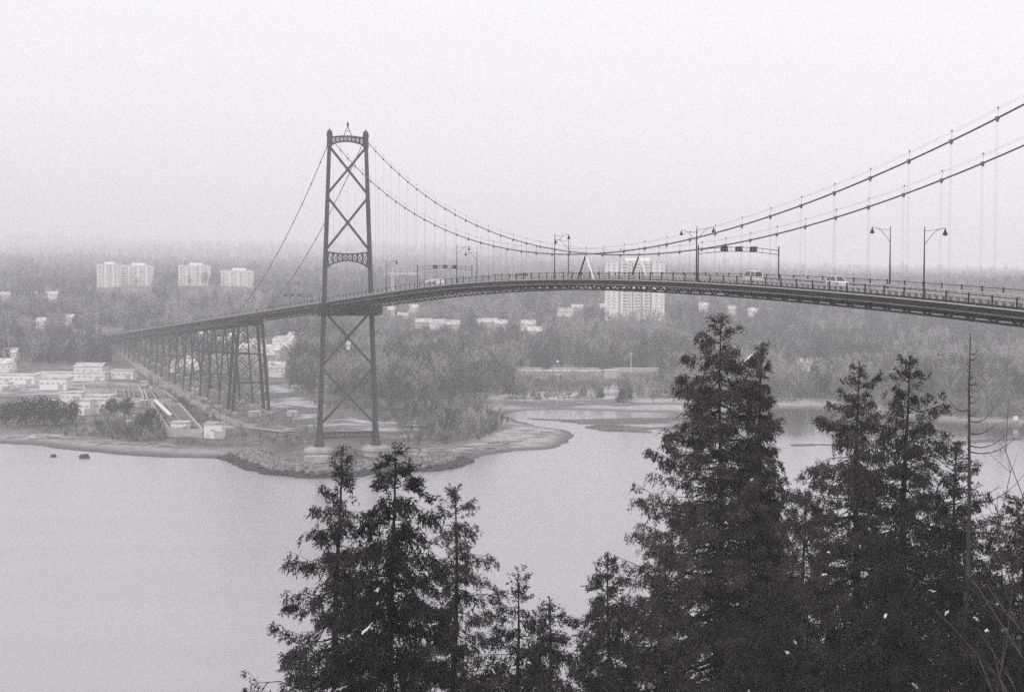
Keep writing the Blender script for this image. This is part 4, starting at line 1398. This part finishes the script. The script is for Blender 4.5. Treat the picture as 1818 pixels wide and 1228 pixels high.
scatter([(715, 785), (800, 790), (870, 778), (903, 752), (880, 724), (850, 706), (780, 720), (720, 750)], 42, SHRUB, 6.5, 4, .8, 1.7, 'bushy bare willow on the point right of the tower', 'shrub', 'bare willows on the point', 'bare_shrub', 3.0)
scatter([(880, 705), (1000, 697), (1225, 697), (1390, 712), (1390, 700), (1225, 674), (920, 674), (860, 690)], 48, SHRUB, 6.5, 4, .7, 1.15, 'low bare shrub in the thicket behind the beach', 'shrub', 'bare shrubs behind the beach', 'bare_shrub', 3.5)
scatter([(1380, 716), (1480, 716), (1560, 730), (1640, 740), (1850, 748), (1850, 715), (1380, 690)], 46, SHRUB + BARE[:2], 7, 4, .9, 1.5, 'bare shrub at the water edge behind the right hand cedars', 'shrub', 'bare shrubs along the river bank', 'bare_shrub', 4.0)
scatter([(150, 745), (200, 745), (290, 775), (240, 785), (140, 768)], 14, SHRUB, 6.5, 4, .6, 1.1, 'grey bare shrub on the bank above the left beach', 'shrub', 'bare shrubs above the left beach', 'bare_shrub', 4.0)
scatter([(262, 676), (300, 690), (405, 752), (392, 766), (330, 728), (270, 694)], 20, SHRUB, 6.5, 4, .4, .8, 'dark bare shrub lining the light road', 'shrub', 'bare shrubs lining the road', 'bare_shrub', 4.0)
scatter([(400, 735), (560, 740), (560, 785), (420, 790)], 8, SHRUB, 6.5, 4, .3, .6, 'small bare shrub on rough grass before the viaduct', 'shrub', 'small bare shrubs before the viaduct', 'bare_shrub', 6.0)
scatter([(505, 640), (522, 690), (560, 716), (640, 732), (700, 756), (740, 750), (850, 706), (880, 680), (880, 640)], 110, BARE, 15, 5, .8, 1.25, 'bare grey deciduous tree in the wood right of the tower', 'tree', 'bare trees in the near wood', 'bare_tree', 4.5)
scatter([(880, 655), (1225, 652), (1390, 690), (1480, 700), (1850, 725), (1850, 640), (880, 630)], 110, BARE, 15, 5, .8, 1.25, 'bare grey deciduous tree in the wood across the river mouth', 'tree', 'bare trees across the river mouth', 'bare_tree', 5.5)
scatter([(0, 652), (195, 648), (195, 610), (0, 610)], 34, CONI + BARE[:2], 18, 4, .8, 1.25, 'tall tree in the dark stand behind the long sheds', 'tree', 'tall trees behind the long sheds', 'tall_tree', 5)
scatter([(200, 625), (420, 640), (420, 612), (200, 605)], 22, BARE + CONI[:1], 15, 4, .6, 1.0, 'grey tree beneath the far viaduct', 'tree', 'trees beneath the far viaduct', 'viaduct_tree', 6)

# woods beyond, one mass
def forest_group():
    g = bpy.data.node_groups.new('woodland_scatter', 'GeometryNodeTree')
    g.interface.new_socket('Geometry', in_out='INPUT', socket_type='NodeSocketGeometry')
    g.interface.new_socket('Geometry', in_out='OUTPUT', socket_type='NodeSocketGeometry')
    return g
def merged(pair, name):
    tr, cw = pair
    n1, n2 = len(tr.vertices), len(cw.vertices)
    v = [tuple(a.co) for a in tr.vertices] + [tuple(a.co) for a in cw.vertices]
    f = [tuple(p.vertices) for p in tr.polygons] + [tuple(n1 + i for i in p.vertices) for p in cw.polygons]
    me = bpy.data.meshes.new(name)
    me.from_pydata(v, [], f)
    me.materials.append(tr.materials[0])
    me.materials.append(cw.materials[0])
    me.polygons.foreach_set('material_index', [0] * len(tr.polygons) + [1] * len(cw.polygons))
    return me
def forest(name, pts, scl, sources):
    pts, scl = np.array(pts), np.array(scl)
    me = bpy.data.meshes.new(name)
    me.vertices.add(len(pts))
    me.vertices.foreach_set('co', pts.astype(np.float32).ravel())
    for nm, ty, arr in (('scl', 'FLOAT_VECTOR', scl), ('rot', 'FLOAT_VECTOR', np.stack([np.zeros(len(pts)), np.zeros(len(pts)), RNG.uniform(0, 6.28, len(pts))], 1))):
        a_ = me.attributes.new(nm, ty, 'POINT')
        a_.data.foreach_set('vector', arr.astype(np.float32).ravel())
    a_ = me.attributes.new('pick', 'INT', 'POINT')
    patch = fbm(pts[:, 0], pts[:, 1] * .6, 55, 91) + RNG.normal(0, .07, len(pts))      # species grow in patches
    rank = np.argsort(np.argsort(patch)) / max(1, len(pts))
    a_.data.foreach_set('value', np.minimum((rank * len(sources)).astype(np.int32), len(sources) - 1))
    o = tag(obj(name, me), kind='stuff')
    g = forest_group()
    N, L = g.nodes, g.links.new
    gi, go = N.new('NodeGroupInput'), N.new('NodeGroupOutput')
    jn = N.new('GeometryNodeJoinGeometry')
    for s_ in reversed(sources):
        oi = N.new('GeometryNodeObjectInfo')
        oi.inputs['Object'].default_value = s_
        oi.inputs['As Instance'].default_value = True
        L(oi.outputs['Geometry'], jn.inputs[0])
    ip = N.new('GeometryNodeInstanceOnPoints')
    ip.inputs['Pick Instance'].default_value = True
    def named(nm, ty):
        q = N.new('GeometryNodeInputNamedAttribute')
        q.data_type = ty
        q.inputs['Name'].default_value = nm
        return q.outputs[0]
    L(gi.outputs[0], ip.inputs['Points'])
    L(jn.outputs[0], ip.inputs['Instance'])
    L(named('pick', 'INT'), ip.inputs['Instance Index'])
    L(named('rot', 'FLOAT_VECTOR'), ip.inputs['Rotation'])
    L(named('scl', 'FLOAT_VECTOR'), ip.inputs['Scale'])
    L(ip.outputs[0], go.inputs[0])
    md = o.modifiers.new('scatter', 'NODES')
    md.node_group = g
    return o
SRC_B = [bpy.data.objects.new('bare_tree_form', merged(BARE[i], 'bare_tree_form')) for i in (2, 0, 3, 1, 4)]
SRC_C = [bpy.data.objects.new('conifer_form', merged(p, 'conifer_form')) for p in CONI]
SRC_E = [bpy.data.objects.new('evergreen_form', merged(p, 'evergreen_form')) for p in EVER]
GAPS = [[(-30, 700), (-30, 640), (196, 648), (210, 600), (235, 605), (420, 640), (520, 600), (520, 690), (700, 760), (700, 800), (-30, 800)],
        [(870, 706), (910, 670), (1240, 672), (1240, 700)]]
def mass(n, y0, y1, pw, hmax, frac):
    """random ground points in the camera-side sector, nearer ones denser"""
    u = RNG.uniform(0, 1, n)
    y = y0 + (y1 - y0) * u ** pw
    x = RNG.uniform(-.40, .40, n) * y
    z = ground_z(x, y)
    sd = poly_sd(x, y, LAND)
    cl_ = fbm(x, y, 70, 44)
    ok = (sd > 22) & (z > 1.5) & (cl_ > frac)
    return x[ok], y[ok], z[ok]
bp_, bs_, cp_, cs_ = [], [], [], []
for (n, y0, y1, pw, kl, kh, con, frac) in [(3300, 830, 1150, .8, .8, 1.25, .2, .24), (4200, 1100, 1600, .85, .7, 1.1, .32, .25), (6500, 1560, 2600, .8, .7, 1.1, .5, .2), (8000, 2500, 5200, .8, .9, 1.4, .75, .1), (9500, 5000, 15800, .8, 1.4, 2.4, .9, 0)]:
    xs, ys, zs = mass(n, y0, y1, pw, 15, frac)
    mixn = fbm(xs, ys, 120, 77)
    for x, y, z, mx in zip(xs, ys, zs, mixn):
        px, py = proj(x, y, z)
        if y < 1300 and any(in_poly(px, py, q) for q in GAPS):
            continue
        if y < 1150 and not (px > 500 or px < 200 and py < 650):
            continue
        k = random.uniform(kl, kh)
        kz = k * random.uniform(.85, 1.15)
        isc = random.random() < con * (mx * 2.1)
        if y < 2100 and blocked(x, y, z, (18 if isc else 15) * kz, 2.5 * k):
            k, kz = k * .5, kz * .35
            if blocked(x, y, z, (18 if isc else 15) * kz, 2 * k):
                continue
        # cut by the trestles' right of way
        s_l, e_l = world_to_loc(x, y)
        if -1130 < s_l < -300 and abs(e_l) < 16:
            continue
        if isc:
            cp_.append((x, y, z)); cs_.append((k, k, kz))
        else:
            bp_.append((x, y, z)); bs_.append((k, k, kz))
forest('bare_woodland', bp_, bs_, SRC_B)
forest('conifer_woodland', cp_, cs_, SRC_C + SRC_E[:1])
SRC_S = [bpy.data.objects.new('scrub_form', merged(p, 'scrub_form')) for p in SHRUB]
sp2_, ss2_ = [], []
for poly, n, k0, k1 in [([(905, 703), (1000, 699), (1225, 699), (1390, 714), (1390, 702), (1225, 676), (915, 676), (870, 695)], 210, .55, .95),
                        ([(1380, 717), (1480, 717), (1560, 731), (1640, 742), (1850, 750), (1850, 725), (1380, 698)], 210, .6, 1.1),
                        ([(700, 788), (800, 796), (880, 780), (903, 755), (880, 735), (740, 750)], 60, .5, .9),
                        ([(505, 690), (560, 722), (640, 738), (720, 764), (740, 740), (600, 690), (505, 645)], 120, .5, .9),
                        ([(140, 762), (240, 745), (300, 780), (390, 795), (240, 790)], 70, .3, .6),
                        ([(250, 668), (280, 672), (420, 752), (390, 772), (320, 735)], 120, .3, .6),
                        ([(400, 720), (560, 760), (560, 800), (430, 795)], 60, .15, .4),
                        ([(620, 775), (760, 800), (760, 820), (600, 820)], 50, .15, .35),
                        ([(0, 756), (140, 758), (300, 785), (300, 792), (0, 770)], 60, .2, .4)]:
    xs_, ys_ = [q[0] for q in poly], [q[1] for q in poly]
    c_ = 0
    while c_ < n:
        a, b = random.uniform(min(xs_), max(xs_)), random.uniform(min(ys_), max(ys_))
        if not in_poly(a, b, poly):
            continue
        c_ += 1
        x, y, z = hit(a, b)
        k = random.uniform(k0, k1)
        if z < 1.2 or blocked(x, y, z, 6.5 * k, 3 * k) or any((x - p[0]) ** 2 + (y - p[1]) ** 2 < 25 for p in ROAD):
            continue
        sp2_.append((x, y, z)); ss2_.append((k, k, k * random.uniform(.8, 1.2)))
forest('scrub', sp2_, ss2_, SRC_S)
print('forest', len(bp_), len(cp_))

# ------------------------------------------------------------------ the near conifers on the slope below
def cedar(px, py, depth, prof, label, seed, style='cedar', zbot=None, dens=1.0, snow=0, lean=0.0, m='needle', name='cedar_tree', trunk_r=None, open_=0.0):
    """prof: [(px rows below the tip, left px, right px)]; built round its own trunk in metres"""
    r = np.random.default_rng(seed)
    tip = at(px, py, depth)
    mpp = depth / F_PX
    zg = float(hill_z(tip.x, depth))
    t = empty(name, (tip.x - lean, depth, zg), 0, label, 'tree')
    H = tip.z - zg
    pz = np.array([p[0] for p in prof]) * mpp
    pr = np.array([(p[1] + p[2]) / 2 for p in prof]) * mpp
    asym = np.array([(p[2] - p[1]) / (p[1] + p[2] + 1e-6) for p in prof])
    low = pz[-1]
    def trunk_xy(z):                              # z above ground
        u = z / H
        return np.array([lean * u + .12 * math.sin(z * .35 + seed), .12 * math.cos(z * .3 + seed)])
    tr_r = trunk_r or (.012 * H + .06)
    pts, rad = [], []
    for i in range(17):
        z = H * i / 16
        q = trunk_xy(z)
        pts.append((q[0], q[1], z - (.6 if i == 0 else 0)))
        rad.append(max(.02, tr_r * (1 - (i / 16) ** 1.25 * .97)))
    tk = obj('trunk', MB().tube(pts, rad, 9), M['bark'], t)
    br = MB()
    O, D, L, W_, TI = [], [], [], [], []
    nb = int(low * 7.0 * dens) + 12
    tips = []
    for i in range(nb):
        u = (i + r.uniform(0, 1)) / nb
        dz = low * u ** .82 + .05
        z0 = H - dz + r.normal() * .25 * min(1, dz / 4)
        az = i * 2.39996 + r.normal() * .5
        R_ = np.interp(dz, pz, pr)
        A_ = np.interp(dz, pz, asym)
        ln = max(.25, R_ * (1 + A_ * math.cos(az)) * (r.uniform(.5, 1.12) if r.random() > .12 else r.uniform(1.05, 1.3)))
        c = trunk_xy(z0)
        if style == 'hemlock':
            a0, a1 = r.uniform(.02, .2), -r.uniform(.35, .6)
        else:
            a0, a1 = -r.uniform(.05, .6) * min(1, dz / 5) + .5 * max(0, 1 - dz / 4), r.uniform(.1, .65)
        dirx, diry = math.cos(az), math.sin(az)
        ts = np.linspace(0, 1, 6)
        pz_ = z0 + ln * (a0 * ts + a1 * ts ** 2 * .75)
        P = np.stack([c[0] + dirx * ln * ts, c[1] + diry * ln * ts, pz_], 1)
        P[1:] += r.normal(size=(5, 3)) * .03 * ln
        br.tube([tuple(p) for p in P], [max(.012, .016 * ln + .012)] + [max(.009, .014 * ln * (1 - q_)) for q_ in ts[1:]], 4, False)
        tips.append((P, ln, dz))
        ns = int((5 + ln * 10) * (1 - open_ * r.uniform(0, 1)) * r.choice([.35, .8, 1.0, 1.15]))
        bal = r.uniform(.0, .35)
        for k in range(ns):
            tt = bal + (1.04 - bal) * r.uniform(0, 1) ** .75
            tt = min(tt, 1.0)
            j = min(4, int(tt * 5))
            f_ = tt * 5 - j
            p = P[j] * (1 - f_) + P[j + 1] * f_
            side = r.normal() * (.05 + .20 * ln * (1.1 - tt))
            p = p + np.array([-diry * side, dirx * side, -abs(side) * .3])
            # one spray: a small fan of blades hanging from p
            hang = 1.6 if style == 'hemlock' else r.uniform(.5, 2.2)
            if dz < 2.0:
                hang = r.uniform(-.8, .3)
            base = unit(np.array([dirx, diry, 0]) * r.uniform(.2, 1.0) + np.array([-diry, dirx, 0]) * r.normal() * .8 + np.array([0, 0, -hang]))
            nbld = 13
            ll = r.uniform(.22, .46) * (1.2 if style == 'hemlock' else 1.0) * min(1, .55 + dz * .12)
            for q_ in range(nbld):
                O.append(p + base * (ll * .12 * q_) + r.normal(size=3) * .06)
                D.append(unit(base + r.normal(size=3) * .55))
                L.append(ll * r.uniform(.45, .95))
                W_.append(r.uniform(.042, .09))
    # leader
    for q_ in range(60):
        dz = r.uniform(-.1, 1.4)
        c = trunk_xy(H - dz)
        O.append(np.array([c[0], c[1], H - dz]))
        D.append(unit(r.normal(size=3) * np.array([.7, .7, .3]) + np.array([0, 0, .7])))
        L.append(r.uniform(.12, .35))
        W_.append(r.uniform(.05, .1))
    obj('branches', br, M['bark'], t)
    obj('crown', quads_mesh('crown', np.array(O), np.array(D), np.array(L), np.array(W_), M[m]), None, t)
    # lumps of snow lying on branches that face the lookout
    cand = [q for q in tips if q[0][5][1] < q[0][0][1] - .2 * q[1] and abs(q[0][5][0] - q[0][0][0]) > .3 * q[1] and q[2] > 2.0 and q[1] > .9]
    r.shuffle(cand)
    for P, ln, dz in cand[:snow]:
        j = int(r.integers(2, 5))
        a, b = P[j] + np.array([0, -.22, .12]), P[j + 1] + np.array([0, -.22, .10])
        if r.random() < .5:
            b = a + (b - a) * r.uniform(.5, .9)
        sm = MB()
        n_ = 7
        rr = [max(.02, .075 * math.sin(math.pi * (q_ + .3) / (n_ - .4)) * r.uniform(.5, 1.2)) for q_ in range(n_)]
        sm.tube([tuple(a + (b - a) * q_ / (n_ - 1) + r.normal(size=3) * .03) for q_ in range(n_)], rr, 6)
        obj('snow_clump', sm, M['snow'], t)
    return t, len(O)
tot = 0
def C(*a, **k):
    global tot
    t, n = cedar(*a, **k)
    tot += n
    return t
# left clump
C(603, 797, 88, [(0, 3, 3), (60, 22, 22), (130, 60, 40), (200, 90, 60), (300, 120, 90), (400, 150, 110), (520, 165, 120)], 'feathery cedar with narrow tip, leftmost of the left clump', 1, snow=7, lean=.5, open_=.2, dens=1.15)
C(697, 797, 78, [(0, 4, 4), (40, 30, 40), (110, 60, 75), (180, 85, 85), (300, 105, 100), (400, 125, 115), (520, 135, 125)], 'dense black drooping hemlock in the middle of the left clump', 2, 'hemlock', snow=9, m='needle2', dens=1.45, name='hemlock_tree')
C(808, 866, 96, [(0, 10, 10), (40, 38, 34), (90, 42, 60), (160, 60, 70), (250, 75, 90), (380, 95, 105), (460, 100, 110)], 'upright cedar standing right in the left clump', 3, snow=5, open_=.2, m='needle3')
C(918, 1012, 97, [(0, 12, 6), (40, 40, 22), (100, 65, 45), (180, 85, 70), (300, 95, 85)], 'small thin cedar with a bowed tip beside the upright cedar', 4, snow=2, open_=.45)
C(975, 1062, 92, [(0, 8, 10), (30, 22, 35), (80, 45, 60), (150, 70, 75), (240, 85, 90)], 'lowest drooping young hemlock in the gap between clumps', 5, 'hemlock', snow=3, name='hemlock_tree', open_=.2)
C(1052, 1150, 90, [(0, 6, 6), (40, 30, 30), (120, 60, 60), (220, 80, 80)], 'low young cedar filling the gap left of the big cedar', 15, snow=3, open_=.2)
# right clump
C(1082, 985, 95, [(0, 14, 20), (40, 34, 40), (100, 45, 60), (180, 55, 80), (260, 70, 90), (360, 90, 100)], 'spindly drooping cedar at the left fringe of right clump', 6, 'hemlock', snow=2, m='needle', open_=.45)
C(1281, 558, 112, [(0, 4, 4), (30, 22, 18), (70, 62, 46), (110, 78, 84), (180, 84, 100), (215, 90, 106), (245, 136, 114), (330, 152, 124), (440, 190, 152), (600, 220, 182), (720, 228, 190)], 'tallest broad cedar rising across the far shore', 7, snow=8, dens=1.75, trunk_r=.55, m='needle3')
C(1352, 612, 113.5, [(0, 3, 3), (40, 14, 14), (100, 26, 22), (180, 40, 34), (280, 60, 50), (420, 80, 70), (600, 110, 100)], 'slim cedar leaning against right side of the tallest cedar', 8, dens=1.4, snow=0)
C(1524, 646, 110, [(0, 5, 5), (40, 28, 24), (100, 66, 50), (170, 88, 66), (250, 118, 86), (350, 120, 100), (480, 130, 110), (620, 150, 130)], 'conical cedar with pale trunk, second of the right clump', 9, snow=9, dens=1.45, m='needle3')
C(1613, 636, 106, [(0, 8, 8), (30, 30, 28), (70, 38, 50), (110, 44, 84), (150, 54, 76), (200, 74, 80), (300, 98, 100), (440, 110, 110), (620, 135, 130)], 'ragged topped cedar third in the right clump', 10, snow=9, dens=1.4, lean=.6, open_=.15)
C(1697, 800, 100, [(0, 8, 8), (40, 40, 40), (100, 70, 70), (200, 95, 95), (320, 120, 120), (460, 140, 140)], 'dark cedar round the foot of the bare snag', 11, snow=10, dens=1.55, m='needle2')
C(1822, 885, 90, [(0, 20, 20), (40, 48, 48), (120, 75, 75), (220, 100, 100), (360, 120, 120)], 'dark cedar cut off by the right edge', 12, snow=4, dens=1.6)
C(1428, 872, 104, [(0, 6, 6), (60, 40, 36), (140, 70, 66), (240, 95, 90), (380, 120, 115)], 'shorter cedar between the tallest and the conical cedar', 13, snow=4, dens=1.2, m='needle3')
C(1180, 968, 98, [(0, 8, 8), (60, 50, 45), (140, 80, 75), (260, 105, 100), (340, 120, 110)], 'shorter full cedar below the left side of the tallest cedar', 14, snow=3, dens=1.15, m='needle3')
C(1580, 985, 92, [(0, 8, 8), (60, 50, 50), (140, 85, 85), (250, 110, 110)], 'low dark hemlock in front of the conical cedar', 16, 'hemlock', snow=6, m='needle2', dens=1.2, name='hemlock_tree')
C(1370, 1040, 94, [(0, 8, 8), (60, 55, 55), (120, 85, 85), (220, 110, 110)], 'low dark cedar in front of the tallest cedar', 17, snow=4, m='needle2', dens=1.2)
C(1760, 1010, 86, [(0, 8, 8), (60, 50, 50), (140, 85, 85), (260, 115, 115)], 'low dark cedar at lower right behind the bare twigs', 18, snow=4, m='needle2', dens=1.2)
print('blades', tot)

# dead snag
def snag(px, py, depth, label, seed):
    r = np.random.default_rng(seed)
    tip = at(px, py, depth)
    zg = float(hill_z(tip.x, depth))
    t = empty('dead_snag', (tip.x, depth, zg), 0, label, 'dead tree')
    H = tip.z - zg
    pts = [(.06 * math.sin(i * 1.3), .05 * math.cos(i), H * i / 14) for i in range(15)]
    obj('trunk', MB().tube(pts, [.27 * (1 - i / 14) ** .8 + .025 for i in range(15)], 8), M['snag'], t)
    for i in range(30):
        z0 = H - 1.2 - i * .36
        az = r.uniform(0, 6.28)
        ln = r.uniform(.5, 1.1) if i < 9 else r.uniform(1.5, 4.6) * (.6 + i * .015)
        if r.random() < .2:
            ln *= .3
        pp_ = []
        for q_ in np.linspace(0, 1, 7):
            pp_.append((math.cos(az) * ln * q_, math.sin(az) * ln * q_, z0 + ln * (-.25 * q_ + .6 * q_ ** 2.2)))
        b = MB().tube(pp_, [.042 - .005 * k for k in range(7)], 4, False)
        for k in range(int(ln * 2)):
            q_ = r.uniform(.3, 1)
            j = min(5, int(q_ * 6))
            p = np.array(pp_[j])
            d = unit(np.array([math.cos(az), math.sin(az), 0]) * .5 + r.normal(size=3) * .6 + np.array([0, 0, .3]))
            b.tube([tuple(p), tuple(p + d * r.uniform(.2, .6))], [.014, .006], 3, False)
        obj('branch', b, M['snag'], t)
snag(1724, 592, 96, 'bare dead snag with upcurved thin branches above dark cedar', 21)

# bare saplings, nearest of all
def sapling(base, tips, label, seed, r0=.035, m='twig', name='bare_sapling'):
    r = np.random.default_rng(seed)
    t = empty(name, base, 0, label, 'sapling')
    b0 = Vector(base)
    for (px, py, dep) in tips:
        e = at(px, py, dep) - b0
        st = MB()
        pts = [np.array([e.x * q, e.y * q, e.z * q + .15 * e.length * math.sin(q * 3.0)]) for q in np.linspace(0, 1, 12)]
        pts = [p + (r.normal(size=3) * .012 * e.length if 0 < i < 11 else 0) for i, p in enumerate(pts)]
        st.tube([tuple(p) for p in pts], [r0 * (1 - q) ** .8 + .007 for q in np.linspace(0, 1, 12)], 5, False)
        d0 = unit(np.array(e))
        for k in range(26):
            j = r.integers(4, 11)
            d = unit(d0 + r.normal(size=3) * .45)
            l = r.uniform(.25, 1.0)
            p = pts[j]
            st.tube([tuple(p), tuple(p + d * l * .5 + np.array([0, 0, .02])), tuple(p + d * l + np.array([0, 0, .08]))], [.010, .007, .004], 3, False)
        obj('stem', st, M[m], t)
def rooted(px, dep):
    x = at(px, 1228, dep).x
    return (x, dep, float(hill_z(x, dep)) - .1)
sapling(rooted(2350, 44), [(1685, 1025, 42), (1742, 905, 45), (1716, 1075, 41), (1795, 1010, 44)], 'pale bare sapling leaning up from the lower right corner', 31)
sapling(rooted(2250, 38), [(1660, 1115, 37), (1735, 1150, 36), (1700, 1180, 37)], 'low pale bare sapling along the bottom right', 32, .028)
sapling(rooted(1860, 60), [(1790, 735, 60), (1752, 830, 61), (1815, 780, 59), (1840, 700, 60), (1770, 900, 60)], 'bare sapling at right edge reaching over the water', 33, .045, 'snag')
